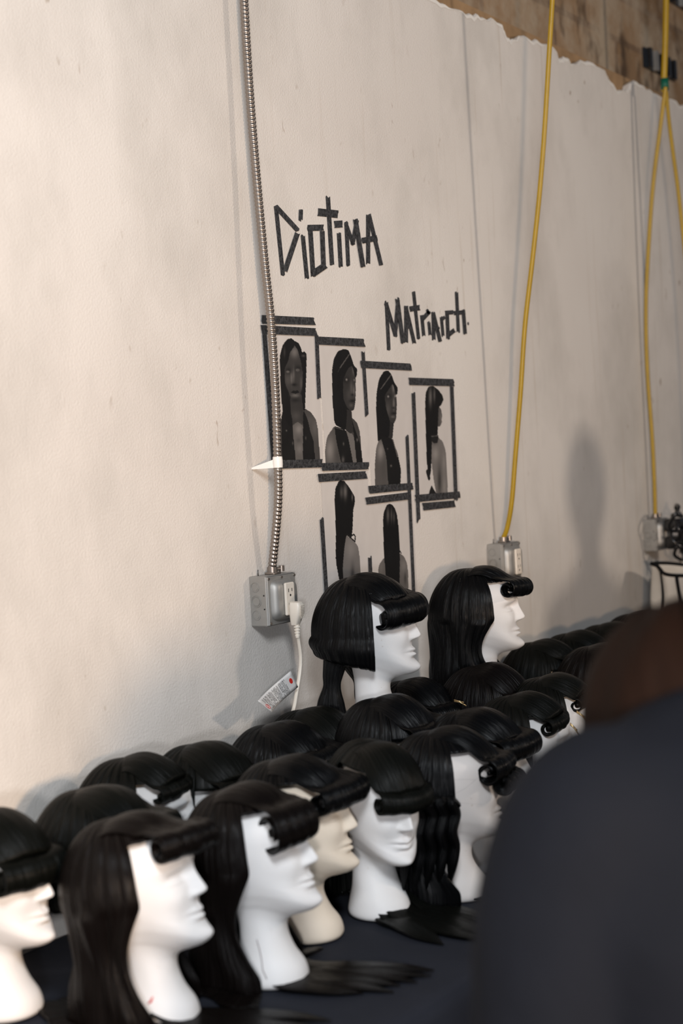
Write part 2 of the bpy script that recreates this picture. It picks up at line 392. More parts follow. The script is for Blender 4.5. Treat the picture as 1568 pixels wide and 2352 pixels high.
def head_mesh():
    nu, nv = 144, 190
    t = np.linspace(0, len(ROWS)-1, nv)
    F_ = cr([r[0] for r in ROWS], t); Sd = cr([r[1] for r in ROWS], t); B = cr([r[2] for r in ROWS], t)
    P = np.zeros((nu, nv, 3))
    for i in range(nu):
        # denser columns at the face
        u = i/nu*2*pi; al = u - 0.45*sin(u); c, s_ = cos(al), sin(al)
        ys = Sd[:, 1]; w_ = Sd[:, 0]
        if c >= 0: f = ys+(F_[:, 0]-ys)*(c**1.0); z = Sd[:, 2]+(F_[:, 1]-Sd[:, 2])*(c**1.7)
        else: f = ys+(B[:, 0]-ys)*(-c); z = Sd[:, 2]+(B[:, 1]-Sd[:, 2])*(-c)**1.7
        x = w_*np.sign(s_)*abs(s_)**0.92
        # facial features as forward displacement
        wt = max(0, c)**0.8
        def G(cx, cz, sx, sz): return np.exp(-((abs(x)-cx)/sx)**2-((z-cz)/sz)**2)
        def G1(cx, cz, sx, sz): return np.exp(-((x-cx)/sx)**2-((z-cz)/sz)**2)
        nose_h = np.interp(z, [.1835, .1885, .1925, .197, .205, .220, .234, .246], [0, .012, .0205, .0225, .0195, .0125, .0065, .002])
        sig = np.interp(z, [.184, .190, .197, .210, .235, .25], [.0095, .0100, .0088, .0070, .0068, .009])
        d = nose_h*np.exp(-(abs(x)/sig)**2.4)
        d += .0055*G(.0115, .1915, .0052, .0050)
        d -= .0135*G(.029, .2225, .018, .0115) + .006*G(.013, .227, .008, .009)
        d += .0075*G(.0300, .2165, .0130, .0066)
        d -= .0022*G(.0300, .2118, .0130, .0018)
        d += .0040*G(.028, .2390, .020, .0060)
        d += .0035*G(.040, .192, .016, .014)
        d -= .0030*G(.030, .160, .012, .016)
        up_ = .0082*np.exp(-(x/.0175)**2-((z-.1665+.0012*np.exp(-(x/.003)**2))/.0042)**2)
        lo_ = .0088*np.exp(-(x/.0145)**2-((z-.1560)/.0046)**2)
        d += up_+lo_ - .0046*np.exp(-(x/.019)**2-((z-.1612)/.0013)**2)
        d -= .0032*G1(0, .1475, .016, .0040)
        d -= .0012*G1(0, .176, .003, .006)
        d += .0095*G1(0, .130, .016, .012)
        f = f + d*wt
        P[i, :, 0] = x; P[i, :, 1] = -f; P[i, :, 2] = z
    mb = MB(); mb.grid(P, True)
    mb.f.append(tuple(i*nv for i in range(nu))); mb.uv.extend([(0, 0)]*nu)
    return mb.mesh('mannequin_head')
HEAD = {}
def bend(me, deg, zs=1.0):
    n = len(me.vertices); c = np.zeros(n*3); me.vertices.foreach_get('co', c); c = c.reshape(-1, 3)
    w_ = np.clip((c[:, 2]-.05)/.09, 0, 1); w_ = w_*w_*(3-2*w_); a = radians(deg)*w_; y = c[:, 1]-.0; z = c[:, 2]-.10
    c[:, 1] = y*np.cos(a)-z*np.sin(a); c[:, 2] = .10+y*np.sin(a)+z*np.cos(a)
    c[:, 2] = np.maximum(c[:, 2], 0)*zs; me.vertices.foreach_set('co', c.ravel()); me.update()
HM = head_mesh(); HM.polygons.foreach_set('use_smooth', [True]*len(HM.polygons))
for k in ('foam', 'foam_cream', 'foam_worn'):
    m_ = HM.copy(); m_.materials.append(M[k]); HEAD[k] = m_

# ------------------------------------------------------------------ wigs
def wave(seed, n, comps):
    r = random.Random(seed); u = np.linspace(0, 1, n); a = np.zeros(n)
    for freq, amp in comps: a += amp*np.sin(2*pi*(freq*(1+0.15*r.uniform(-1, 1)))*u + r.uniform(0, 6.28))
    return a
def ridge(P, seed, lock=.0012, strand=.0004, width=None):
    """push a strand sheet in and out along its normal so it reads as locks of hair"""
    P = np.asarray(P, float); nu, nv = P.shape[:2]
    du = np.gradient(P, axis=0); dv = np.gradient(P, axis=1); N = np.cross(du, dv)
    L = np.linalg.norm(N, axis=2)[..., None]; N = N/(L+1e-12)
    wdt = width or max(0.05, np.linalg.norm(np.diff(P[:, nv//2], axis=0), axis=1).sum())
    a = wave(seed, nu, [(wdt/.045, lock*.8), (wdt/.022, lock*.35), (wdt/.008, strand*.5), (wdt/.004, strand*.5)])
    b = wave(seed+9, nu, [(wdt/.040, lock*.8), (wdt/.018, lock*.35), (wdt/.005, strand*.6)])
    v = np.linspace(0, 1, nv)[None, :]
    amp = a[:, None]*(1-v)+b[:, None]*v
    amp = amp*np.minimum(1, np.minimum(v, 1.2)*6)
    return P+N*amp[..., None]
CC = np.array([0.0, 0.008, 0.200])
def capp(al, be, t=0.0, ax=.088, af=.103, ab=.128, az=.119):
    c = cos(al); r = max(0, cos(be))**.86
    y = (-(af+t) if c > 0 else (ab+t))*abs(c)*r
    return np.array([(ax+t)*sin(al)*r, CC[1]+y, CC[2]+(az+t)*max(0, sin(be))**.94])
def solid(o, th=.003):
    md = o.modifiers.new('thickness', 'SOLIDIFY'); md.thickness = th; md.offset = -1; return o
def crown(seed, af=95, zend=None, style='long', wid=1.0, pole=(0.0, 0.02), flare=0.0, spread=0.0, curl=.018, hair='hair', front=46, vol=0.0):
    """whole-head sheet: strands run from the crown down; style long / bob"""
    mb = MB(); AF = radians(af)
    # front cap piece up to the hairline
    nu, nv = 90, 22; P = np.zeros((nu, nv, 3))
    for i in range(nu):
        al = -AF+2*AF*i/(nu-1)
        for j in range(nv):
            be = radians(89)+(radians(front)-radians(89))*j/(nv-1)
            P[i, j] = capp(al, be, vol)
            P[i, j, 0] += pole[0]*sin(be)**6; P[i, j, 1] += pole[1]*sin(be)**6
    mb.grid(ridge(P, seed, .0009, .0003, .45))
    nu, nv = 220, 70 if style != 'cap' else 26
    P = np.zeros((nu, nv, 3)); r = random.Random(seed)
    ph1, ph2 = r.uniform(0, 6), r.uniform(0, 6)
    jag = wave(seed+3, nu, [(9, .004), (23, .003), (51, .002)])
    for i in range(nu):
        al = AF+(2*pi-2*AF)*i/(nu-1)
        path = []
        for k in range(16):
            be = radians(89)*(1-k/15.0)
            p = capp(al, be, vol+.004*wid-.004); p[0] += pole[0]*sin(be)**6; p[1] += pole[1]*sin(be)**6; path.append(p)
        e = path[-1]; out = np.array([sin(al), -cos(al)*1.0, 0.0])
        ze = zend(al) if callable(zend) else (zend if zend is not None else .004)
        if style == 'long':
            m = 20
            for k in range(1, m+1):
                t = k/m; z = .200+(ze-.200)*t
                nar = 1 - .035*sin(min(1, t*1.3)*pi)**2 + flare*.5*t*t
                wob = .003*sin(al*5+ph1+t*4)+.002*sin(al*11+ph2-t*6)
                ew = max(0, 1-min(al-AF, 2*pi-AF-al)/1.0); sg = 1 if al < pi else -1
                a2 = al+sg*radians(20)*ew**1.5*sin(min(1, t*1.15)*pi)**1.2; be0 = capp(a2, 0.0, vol+.004*wid-.004)
                q = np.array([be0[0]*nar+out[0]*wob, CC[1]+(be0[1]-CC[1])*nar+out[1]*wob, z]); path.append(q)
            if spread > 0:
                for k in range(1, 8):
                    t = k/7; d = spread*(1+.35*sin(al*3+ph1)+.2*sin(al*7+ph2))*t
                    path.append(path[15+m]+np.array([out[0]*d, out[1]*d, -0.002*t]) + np.array([0, 0, .006*(1-t)*(k > 0)]) - np.array([0, 0, .006*0]))
        elif style == 'bob':
            m = 10
            for k in range(1, m+1):
                t = k/m; z = .200+(ze+curl-.200)*t; bul = 1+.05*sin(t*pi)
                path.append(np.array([e[0]*bul, CC[1]+(e[1]-CC[1])*bul, z]))
            c0 = path[-1]-out*curl
            for k in range(1, 12):
                a_ = k/11*radians(240); rr_ = curl*(1-.35*k/11)
                path.append(c0+out*rr_*cos(a_)-np.array([0, 0, rr_*sin(a_)]))
        if style == 'long' and spread == 0: path[-1][2] += jag[i]
        P[i] = spl(path, nv)
    P[:, :, 2] = np.maximum(P[:, :, 2], .0035)
    mb.grid(ridge(P, seed+1, .0013, .0004, .7))
    return mb
def fringe(seed, q0, q1, a0, a1, r=.020, bow=.012, turns=1.0, lift=.02, taper=(1, 1), n=90, fold_back=0.0):
    """sheet that leaves the crown along q0-q1 and rolls under along the axis a0-a1"""
    q0, q1, a0, a1 = map(lambda p: np.array(p, float), (q0, q1, a0, a1)); ax = a1-a0; L = np.linalg.norm(ax); ax /= L
    fwd = np.cross(ax, [0, 0, 1]); fwd /= np.linalg.norm(fwd)
    mid = (a0+a1)/2-(q0+q1)/2
    if fwd@mid < 0: fwd = -fwd
    upv = np.array([0, 0, 1.0])
    nv = 64; P = np.zeros((n, nv, 3)); w1 = wave(seed, n, [(2, .0008), (5, .0004)])
    for i in range(n):
        u = i/(n-1); A = a0+(a1-a0)*u+fwd*bow*(1-(2*u-1)**2); q = q0+(q1-q0)*u+upv*.006*(1-(2*u-1)**2)
        rr_ = r*(taper[0]*(1-u)+taper[1]*u)+w1[i]
        s0 = radians(100)
        st = A+rr_*(cos(s0)*fwd+sin(s0)*upv); tg = sin(s0)*fwd-cos(s0)*upv
        d = np.linalg.norm(st-q)
        c1 = q+(st-q)*.30+upv*lift*1.6; c2 = st-tg*d*.30+upv*lift*.3
        path = []
        for k in range(24):
            t = k/24; path.append((1-t)**3*q+3*(1-t)**2*t*c1+3*(1-t)*t*t*c2+t**3*st)
        edge = (1-abs(2*u-1)**3)
        for k in range(24):
            t = k/24; p = path[k]; d = p-CC; sx, sz = .088, .119; sy = .103 if d[1] < 0 else .128
            if d[2] > -.02:
                rho = sqrt((d[0]/sx)**2+(d[1]/sy)**2+(max(0, d[2])/sz)**2)
                tgt = 1.03+.05*edge*min(1, t*3)
                if rho < tgt: path[k] = CC+d*(tgt/rho)
                elif t < .75: path[k] = CC+d*((tgt+(rho-tgt)*(.35+.65*t*edge))/rho)
        for _ in range(3):
            path[1:-1] = [(path[k-1]+2*path[k]+path[k+1])/4 for k in range(1, len(path)-1)]
        m = 40
        for k in range(m):
            t = k/(m-1); an = s0-t*2*pi*turns; rk = rr_*(1-.55*t)
            path.append(A+rk*(cos(an)*fwd+sin(an)*upv))
        P[i] = np.array(path)
    mb = MB().grid(ridge(P, seed+2, .0009, .00035))
    core = []
    for u in np.linspace(.04, .96, 24): core.append(a0+(a1-a0)*u+fwd*bow*(1-(2*u-1)**2))
    mb.tube(core, [r*(.30 if turns > 1.15 else .62)*min(1, .55+3*min(u, 1-u)) for u in np.linspace(0, 1, 24)], 20)
    return mb
def lock(mb, pts, radii, n=40, seg=60, flat=.6, seed=0):
    p = spl(pts, seg); r = cr(np.array(radii, float)[:, None], np.linspace(0, len(radii)-1, seg))[:, 0]
    rd = wave(seed, n, [(5, .05), (11, .035), (17, .02)])
    return mb.tube(p, np.maximum(r, .0006), n, True, flat, rd)
def pin(e, p, mt='ivory'):
    mb = MB(); c = np.array(p, float); k = []
    for j in range(7):
        a = -pi/2+pi*j/6; k.append((c+np.array([0, 0, .0028*sin(a)]), max(.0002, .0028*cos(a))))
    mb.tube([q for q, _ in k], [r for _, r in k], 10); q = mb.build('pin', M[mt], e)
    q['label'] = 'small pale pin head'
def clip(e, p, d, ln=.03):
    mb = MB(); p = np.array(p, float); d = np.array(d, float); d /= np.linalg.norm(d)
    mb.tube([p, p+d*ln*.5+np.array([0, 0, .003]), p+d*ln], .0016, 8); mb.tube([p+np.array([0, 0, .003]), p+d*ln*.8+np.array([0, 0, .006])], .0013, 8)
    mb.build('hair_clip', M['brass'], e)['label'] = 'brass hair clip'

# swept roll presets in head space (forward is -Y, camera sees the -X side)
ROLL = dict(q0=(-.030, .045, .300), q1=(.045, -.015, .305), a0=(-.076, -.050, .262), a1=(.010, -.112, .262))
WIG_Z0 = TZ+.0015
def place(kind, x, y, yaw, wlabel, hlabel, seed, foam='foam', z=WIG_Z0, tilt=0.0, zs=1.0):
    hm = HEAD[foam]
    if tilt or zs != 1.0: hm = hm.copy(); bend(hm, tilt, zs)
    h = bpy.data.objects.new('mannequin_head', hm); COL.objects.link(h); h.location = (x, y, z); h.rotation_euler = (0, 0, radians(yaw))
    tag(h, hlabel, 'mannequin head', 'foam mannequin heads')
    e = empty('wig', (x, y, z)); e.rotation_euler = (0, 0, radians(yaw)); e['category'] = 'wig'; e['label'] = wlabel; e['group'] = 'black wigs on mannequin heads'
    kind(e, seed)
    if tilt or zs != 1.0:
        for ch in e.children: bend(ch.data, tilt, zs)
    return e
def part(e, mb, name, mt='hair', th=.003):
    o = mb.build(name, M[mt], e)
    if th: solid(o, th)
    return o
# ---- wig kinds
def trail(mb, seed, x0, y0, n, length, wid=.03, side=0):
    """flat tails of long hair lying on the table (wig space)"""
    r = random.Random(seed)
    for i in range(n):
        a = x0+r.uniform(-.05, .05); y = y0+r.uniform(-.03, .03); l = length*r.uniform(.75, 1.1); dx = r.uniform(-.06, .06)+side
        pts = [(a, y, .03), (a+dx*.2, y-.05, .009), (a+dx*.5, y-l*.45, .007), (a+dx*.8+r.uniform(-.01, .01), y-l*.75, .006), (a+dx, y-l, .004)]
        lock(mb, pts, [wid*.6, wid*.9, wid, wid*.6, .002], 24, 30, .16, seed+i)
def w_long_roll(turn=1.25, r=.022, af=70, spread=.03, mt='hair', tails=0, side=0, tl=.3, ends=(1, .9), roll=ROLL, zend=None, lift=.018):
    def f(e, s):
        part(e, crown(s, af, zend, 'long', flare=.10, spread=spread), 'long_hair', mt)
        part(e, fringe(s+5, roll['q0'], roll['q1'], roll['a0'], roll['a1'], r, .006, turn, lift, ends), 'fringe_roll', mt, .004)
        if tails:
            mb = MB(); trail(mb, s, side, .02, tails, tl); part(e, mb, 'trailing_hair', mt, 0)
    return f
def w_bang(r=.017, af=112, style='long', mt='hair_matte', zend=None, spread=.02, wave_locks=False, width=.056, zz=.250, turn=.9, dx=0, pins=()):
    def f(e, s):
        part(e, crown(s, af, zend, style, flare=.06, spread=spread), 'long_hair' if style == 'long' else 'bobbed_hair', mt)
        part(e, fringe(s+5, (-width*.8+dx, .02, .311), (width*.8+dx, .02, .311), (-width+dx, -.068, zz), (width+dx, -.068, zz), r, .022, turn, .016), 'fringe', mt, .004)
        for p in pins: pin(e, p)
        mb = MB(); trail(mb, s, .03, .0, 9, .25); part(e, mb, 'trailing_hair', mt, 0)
    return f
def w_bob(mt='hair', zend=.13, curl=.018, af=80, r=.022, turn=.95, q0=(-.040, .055, .297), q1=(.050, .0, .302), a0=(-.078, -.040, .245), a1=(.030, -.104, .250), lift=.018, pins=(), clips=(), bow=.012, front=46):
    def f(e, s):
        part(e, crown(s, af, zend, 'bob', curl=curl, front=front), 'bobbed_hair', mt)
        part(e, fringe(s+5, q0, q1, a0, a1, r, bow, turn, lift), 'fringe', mt, .004)
        for p in pins: pin(e, p)
        for p in clips: clip(e, *p)
    return f
def w_tied(e, s):       # bob with tied tail, the raised one with a deep swept fringe
    part(e, crown(s, 78, lambda a: .135-.022*cos(a), 'bob', curl=.018, vol=.002), 'bobbed_hair', 'hair')
    part(e, fringe(s+5, (-.045, .095, .275), (.060, .050, .296), (-.078, -.026, .238), (.028, -.098, .248), .034, .016, .62, .034), 'swept_fringe', 'hair', .004)
    for nm, pts in (('ponytail', [(-.035, .085, .150), (-.040, .092, .118), (-.043, .094, .095), (-.045, .098, .060), (-.042, .100, .020), (-.036, .094, -.012), (-.030, .088, -.020)]),
                    ('ponytail', [(.035, .075, .150), (.050, .060, .118), (.056, .050, .095), (.060, .040, .060), (.058, .030, .030), (.055, .028, .012)])):
        mb = MB(); lock(mb, pts, [.026, .021, .019, .029, .033, .022, .003][:len(pts)] if len(pts) == 7 else [.022, .018, .016, .026, .022, .003], 48, 60, .85, s); part(e, mb, nm, 'hair', 0)
def w_waves(e, s):      # long hair with combed waves on the near side and a curly end to the fringe
    part(e, crown(s, 88, .004, 'long', flare=.08, spread=.03), 'long_hair', 'hair')
    part(e, fringe(s+5, (-.030, .050, .300), (.050, .000, .305), (-.066, -.058, .246), (.028, -.110, .250), .020, .006, 1.2, .022, (1.2, .8)), 'fringe', 'hair', .004)
    mb = MB(); r = random.Random(s)
    for i in range(5):
        x = -.098+.003*i; y0 = .10-.022*i
        pts = [(x, y0-.01, .235-.01*i), (x-.006, y0+.004, .205), (x-.001, y0-.004, .180), (x-.008, y0+.005, .150), (x-.002, y0, .120), (x-.003, y0+.006, .085), (x+.008, y0+.012, .04)]
        lock(mb, pts, [.012, .018, .017, .017, .016, .014, .002], 28, 60, .6, s+i)
    part(e, mb, 'waved_locks', 'hair', 0)
    mb = MB()
    for i in range(4):
        c = np.array([-.055+.028*i, -.088-.012*i, .232]); pts = []
        for k in range(12):
            t = k/11; a = 2*pi*1.3*t; rr_ = .014*(1-.4*t); pts.append(c+np.array([.012*t, -rr_*sin(a), -rr_+rr_*cos(a)]))
        lock(mb, pts, [.006, .009, .009, .006, .002], 20, 40, .8, s+20+i)
    part(e, mb, 'curls', 'hair', 0)
    mb = MB(); trail(mb, s, .02, .02, 8, .20); part(e, mb, 'trailing_hair', 'hair', 0)

T8 = WIG_Z0
ALL = []
# front row, left to right
place(w_bob('hair_matte', .10, .02, 100, .026, 1.0, (-.055, .02, .312), (.050, .02, .313), (-.074, -.050, .232), (.046, -.088, .232), .020), 1.70, -.205, 12,
      'short black wig with a rolled-under fringe, cut off by the left edge of the photo', 'white foam head cut off by the left edge of the photo', 11)
place(w_long_roll(1.5, .0205, 70, .05, 'hair_brown', 9, -.02, .30, (1, .95), dict(q0=(-.050, .040, .303), q1=(.045, -.010, .306), a0=(-.068, -.066, .276), a1=(.020, -.116, .274))), 1.78, -.46, 17,
      'nearest long straight black wig, tight barrel roll over the brow, front row', 'white foam head with a red mark on its neck, nearest in the front row', 23, tilt=-8)
place(w_long_roll(1.35, .035, 76, .05, 'hair_brown', 10, .02, .26, (1.05, .9), dict(q0=(-.040, .070, .292), q1=(.055, .020, .300), a0=(-.068, -.050, .256), a1=(-.004, -.098, .262)), lift=.026), 2.00, -.515, 14,
      'long straight black wig whose fringe drops into a big coil beside the eye, front row', 'white foam head with a grey seam down its neck, second in the front row', 37, tilt=-6)
place(w_bob('hair', .10, .02, 95, .023, 1.0, (-.045, .055, .297), (.052, .0, .303), (-.074, -.050, .252), (.034, -.108, .256), .024), 2.215, -.445, 22,
      'black wig with waved fringe just behind the big coiled one', 'cream foam head showing its profile and base behind the second front-row head', 41, 'foam_cream', tilt=-3)
place(w_bang(.020, zz=.240), 2.38, -.49, -22,
      'black wig with a short blunt curled fringe on the head turned towards the camera', 'white foam head turned to face the camera in the front row', 53, tilt=9)
place(w_waves, 2.535, -.575, 34, 'long black wig with combed side waves and curls over the brow', 'worn grey-veined foam head facing away towards the dark shirt', 67, 'foam_worn')
# raised pair
U1 = (2.838, -.226, 1.004); U2 = (3.372, -.216, .988)
place(w_tied, U1[0], U1[1], 21, 'raised black wig with a tied tail, in front of the photo prints', 'raised white foam head under the wig with the tied tail', 71, z=U1[2], zs=1.04)
place(w_long_roll(1.2, .021, 66, 0, 'hair', 0, 0, .3, (1, 1), dict(q0=(-.050, .030, .304), q1=(.050, -.010, .304), a0=(-.062, -.066, .270), a1=(.036, -.104, .266)), zend=.03), U2[0], U2[1], 22,
      'raised long straight black wig with a rolled fringe, in front of the middle outlet box', 'raised white foam head under the long straight wig near the middle outlet box', 83, z=U2[2])
# rows behind
def bobs(x, y, yaw, lab, hl, seed, mt='hair', zs=1.0, tilt=0, **k):
    k.setdefault('front', 44 if k.get('af') else 24)
    place(w_bob(mt, **k), x, y, yaw, lab, hl, seed, zs=zs, tilt=tilt)
bobs(2.13, -.15, 30, 'black cap-like wig against the wall with a bare foam face showing at its right', 'foam head against the wall seen as a thin pale face strip', 97, 'hair_matte', af=84, q0=(-.05, .03, .306), q1=(.05, .03, .306), a0=(-.074, -.036, .262), a1=(.046, -.074, .264), r=.015, turn=.7)
bobs(2.265, -.20, 10, 'black wig against the wall, next right of the bare face strip', 'foam head hidden under the second wig along the wall', 101, 'hair_matte', a1=(.052, -.085, .246), a0=(-.074, -.050, .244), r=.018)
bobs(1.895, -.265, 20, 'black wig with a smooth turned-up fringe behind the nearest barrel-rolled wig', 'foam head hidden behind the nearest barrel-rolled wig', 103, 'hair_matte', r=.021, lift=.012, a0=(-.078, -.046, .256), a1=(.010, -.122, .262))
bobs(2.49, -.22, 18, 'large smooth black wig behind the coiled wig, near the outlet cord', 'foam head hidden under the smooth wig by the outlet cord', 107, 'hair', r=.026, pins=((-.080, -.070, .262),), lift=.024)
bobs(2.655, -.190, 14, 'black wig with a small pale gap in its parting, left below the raised tied wig', 'foam head hidden below the raised tied wig on its left', 109, 'hair_matte', r=.018)
bobs(2.68, -.362, 20, 'glossy black wig with a forward sweep directly below the raised tied wig', 'foam head hidden below the raised tied wig on its right', 113, 'hair', zs=1.09, r=.026, pins=((-.07, -.095, .265),), lift=.022)
bobs(3.06, -.20, 16, 'black wig between the two raised wigs, close to the wall', 'foam head hidden between the two raised heads', 127, 'hair', zs=1.0, r=.024, clips=(((-.07, -.10, .285), (0, -1, -.4)),))
bobs(3.155, -.345, 22, 'black wig just below the raised long straight wig', 'foam head hidden below the raised long straight wig', 131, 'hair_brown', zs=1.08, r=.022)
bobs(3.75, -.205, 25, 'black wig right of the raised long wig with a thin pale strip at its end', 'foam head right of the raised long wig showing a thin strip', 137, 'hair_matte', r=.016, clips=(((-.05, -.11, .295), (0, -.7, -.7)),), a0=(-.070, -.034, .266), a1=(.04, -.085, .268))
bobs(3.94, -.22, 27, 'black wig with a pale pin and strip, second right of the raised long wig', 'foam head with its brow showing beyond the pinned wig', 139, 'hair_matte', r=.014, pins=((-.045, -.095, .300),), a0=(-.066, -.030, .268), a1=(.04, -.078, .268))
bobs(4.14, -.235, 25, 'black wig third from the far end of the wall row', 'foam head under the third wig from the far end', 149, 'hair_matte', r=.018)
bobs(4.40, -.22, 24, 'black wig at the far end of the row in front of the canvas bag', 'foam head under the farthest wig before the canvas bag', 151, 'hair_brown', r=.022)
bobs(3.70, -.395, 26, 'loosely combed black wig with a pale parting beside the blurred person', 'foam head under the loosely combed wig', 157, 'hair_brown', r=.024, lift=.014)
bobs(3.19, -.495, 32, 'black wig with a side curl and a long bare face strip at the right', 'foam head with forehead and cheek bare beside the dark shoulder', 163, 'hair_matte', r=.014, af=80, clips=(((-.02, -.11, .295), (.3, -.8, -.5)),), a0=(-.066, -.030, .262), a1=(.045, -.060, .272))
bobs(2.935, -.545, 26, 'black wig fastened with a brass clip at the edge of the dark shoulder', 'foam head with a warm-lit strip by a brass clip', 167, 'hair_matte', r=.015, af=84, clips=(((-.05, -.100, .290), (0, -.7, -.7)), ((-.05, -.085, .265), (.1, -.6, -.8)),), a0=(-.070, -.034, .260), a1=(.04, -.070, .266))
bobs(2.735, -.53, 22, 'black wig behind the curly fringe, before the clipped one', 'foam head hidden behind the curly fringed wig', 173, 'hair', r=.024, lift=.012)

# stands for the two raised heads
for (x, y, zt, lb) in ((U1[0], U1[1], U1[2]-.0015, 'black post stand lifting the foam head with the tied wig'), (U2[0], U2[1], U2[2]-.0015, 'black post stand lifting the foam head with the long straight wig')):
    e = empty('wig_stand', (x, y, TZ+.0015)); h = zt-TZ-.0015
    MB().disc((0, 0, 0), (0, 0, 1), .050, .010, 32).build('base', M['black_plastic'], e, True, 40)
    MB().tube([(0, 0, .010), (0, 0, h-.008)], .012, 16).build('pole', M['dark_steel'], e, True, 40)
    MB().disc((0, 0, h-.008), (0, 0, 1), .045, .008, 32).build('top_plate', M['black_plastic'], e, True, 40)
    tag(e, lb, 'stand', 'post stands for raised heads')
# marks on the foam of the two nearest heads
def surf(me, loc, yaw, px, py):
    n = len(me.vertices); c = np.zeros(n*3); me.vertices.foreach_get('co', c); c = c.reshape(-1, 3)
    nn = np.zeros(n*3); me.vertices.foreach_get('normal', nn); nn = nn.reshape(-1, 3)
    ca, sa = cos(radians(yaw)), sin(radians(yaw)); Rm = np.array([[ca, -sa, 0], [sa, ca, 0], [0, 0, 1]])
    wd = c@Rm.T+np.array(loc); wn = nn@Rm.T; V = wd-CAM; z = V@FW; X = 784+FPX*(V@RI)/z; Y = 1176-FPX*(V@UP)/z
    d = np.hypot(X-px, Y-py)+1e4*((wn*V).sum(1) > 0); k = int(np.argmin(d)); return c[k]+nn[k]*.0006
heads = {o.location[0]: o for o in COL.objects if o.name.startswith('mannequin_head')}
hb = min(heads.values(), key=lambda o: abs(o.location[0]-1.78)+abs(o.location[1]+.46)); hc_ = min(heads.values(), key=lambda o: abs(o.location[0]-2.0)+abs(o.location[1]+.515))
mb = MB(); mb.tube([surf(hb.data, hb.location, 17, a, b) for a, b in ((352, 2290), (346, 2298), (340, 2306))], [.0012, .0034, .0010], 10, flat=.5)
mb.build('red_mark', M['lipstick'], hb)['label'] = 'small red smear on the neck'
mb = MB(); mb.tube([surf(hc_.data, hc_.location, 14, a, b) for a, b in ((590, 2160), (597, 2180), (600, 2205), (605, 2230), (612, 2250))], .0009, 6)
mb.build('seam', M['seam'], hc_)['label'] = 'thin grey seam line'
# ------------------------------------------------------------------ outlet boxes
def outlet_box(x0, z1, lab, plug=False, cord=False):
    s = .110; e = empty('outlet_box', (x0+s/2, 0, z1-s)); zz0, zz1 = 0, s; a = -s/2; b = s/2
    def pt(mb, nm, mt, sm=False, ang=None): return mb.build(nm, M[mt], e, sm, ang)
    pt(MB().box((a, -.046, zz0), (b, -.0005, zz1), .002), 'body', 'steel')
    cv = MB().box((a+.001, -.0495, zz0+.001), (b-.001, -.0462, zz1-.001), .0015)
    # raised centre of the cover with softened shoulders
    rows = [(.010, .0492), (.012, .056), (.017, .063), (.024, .0655)]
    P = []
    for (i, d) in rows:
        r_ = []
        for k in range(48):
            t = 2*pi*k/48; c, s_ = cos(t), sin(t); q = (abs(c)**6+abs(s_)**6)**(-1/6.)
            r_.append(((s/2-i)*c*q, -d, s/2+(s/2-i)*s_*q))
        P.append(r_)
    P = np.array(P).transpose(1, 0, 2); bb = len(cv.v); cv.grid(P, True)
    cv.f.append(tuple(bb+k*4+3 for k in range(48))); cv.uv.extend([(0, 0)]*48)
    pt(cv, 'cover', 'steel', True, 35)
    # duplex receptacle
    rc = MB().box((-.017, -.0715, .020), (.017, -.0652, .092), .002)
    ro = pt(rc, 'receptacle', 'ivory')
    sl = MB()
    for zc in (.072, .040):
        sl.box((-.0075, -.0719, zc-.001), (-.0055, -.0713, zc+.007)); sl.box((.0055, -.0719, zc), (.0075, -.0713, zc+.007)); sl.disc((0, -.0713, zc-.008), (0, -1, 0), .0026, .0006, 12)
    sl.build('slots', M['slot'], ro, False)
    # knockouts on the near side, screws
    for (yc, zc, r) in ((-.016, .086, .0105), (-.018, .055, .0130), (-.016, .024, .0105)):
        kb = MB()
        for rr_ in ((r,) if r < .012 else (r, r*.78)):
            p = [(a-.0003, yc+rr_*cos(t), zc+rr_*sin(t)) for t in np.linspace(0, 2*pi, 33)]
            kb.tube(p, .0007, 6, False)
        kb.disc((a-.0008, yc, zc), (1, 0, 0), r*.7, .0012, 24)
        pt(kb, 'knockout', 'steel', True, 40)
    for zc in (.038, .068): pt(MB().disc((a-.0008, -.039, zc), (1, 0, 0), .0017, .001, 10), 'screw_hole', 'slot')
    for (xx, zc) in ((a+.006, .006), (b-.006, zz1-.006), (a+.006, zz1-.006), (0, zz1-.006)):
        pt(MB().disc((xx, -.0495, zc), (0, -1, 0), .0028, .0022, 12), 'screw', 'shiny', True, 40)
    # cable connector on top
    cn = MB().tube([(.000, -.026, s), (.000, -.026, s+.016)], .012, 18).box((-.014, -.040, s), (.014, -.014, s+.005), .001)
    cn.tube([(.010, -.026, s+.010), (.034, -.030, s+.010)], .004, 10).tube([(.030, -.030, s+.004), (.030, -.030, s+.017)], .0065, 10)
    pt(cn, 'connector', 'shiny', True, 40)
    pt(MB().tube([(-.035, -.012, s), (-.035, -.012, s+.013)], .0012, 6), 'ground_screw', 'dark_steel', True)
    tag(e, lab, 'outlet')
    return e
outlet_box(2.690, 1.354, 'grey metal outlet box with a white plug in it, left of the raised wigs')
outlet_box(3.821, 1.336, 'grey metal outlet box half hidden behind the raised long straight wig')
outlet_box(4.988, 1.329, 'grey metal outlet box near the right edge with black plugs in it')
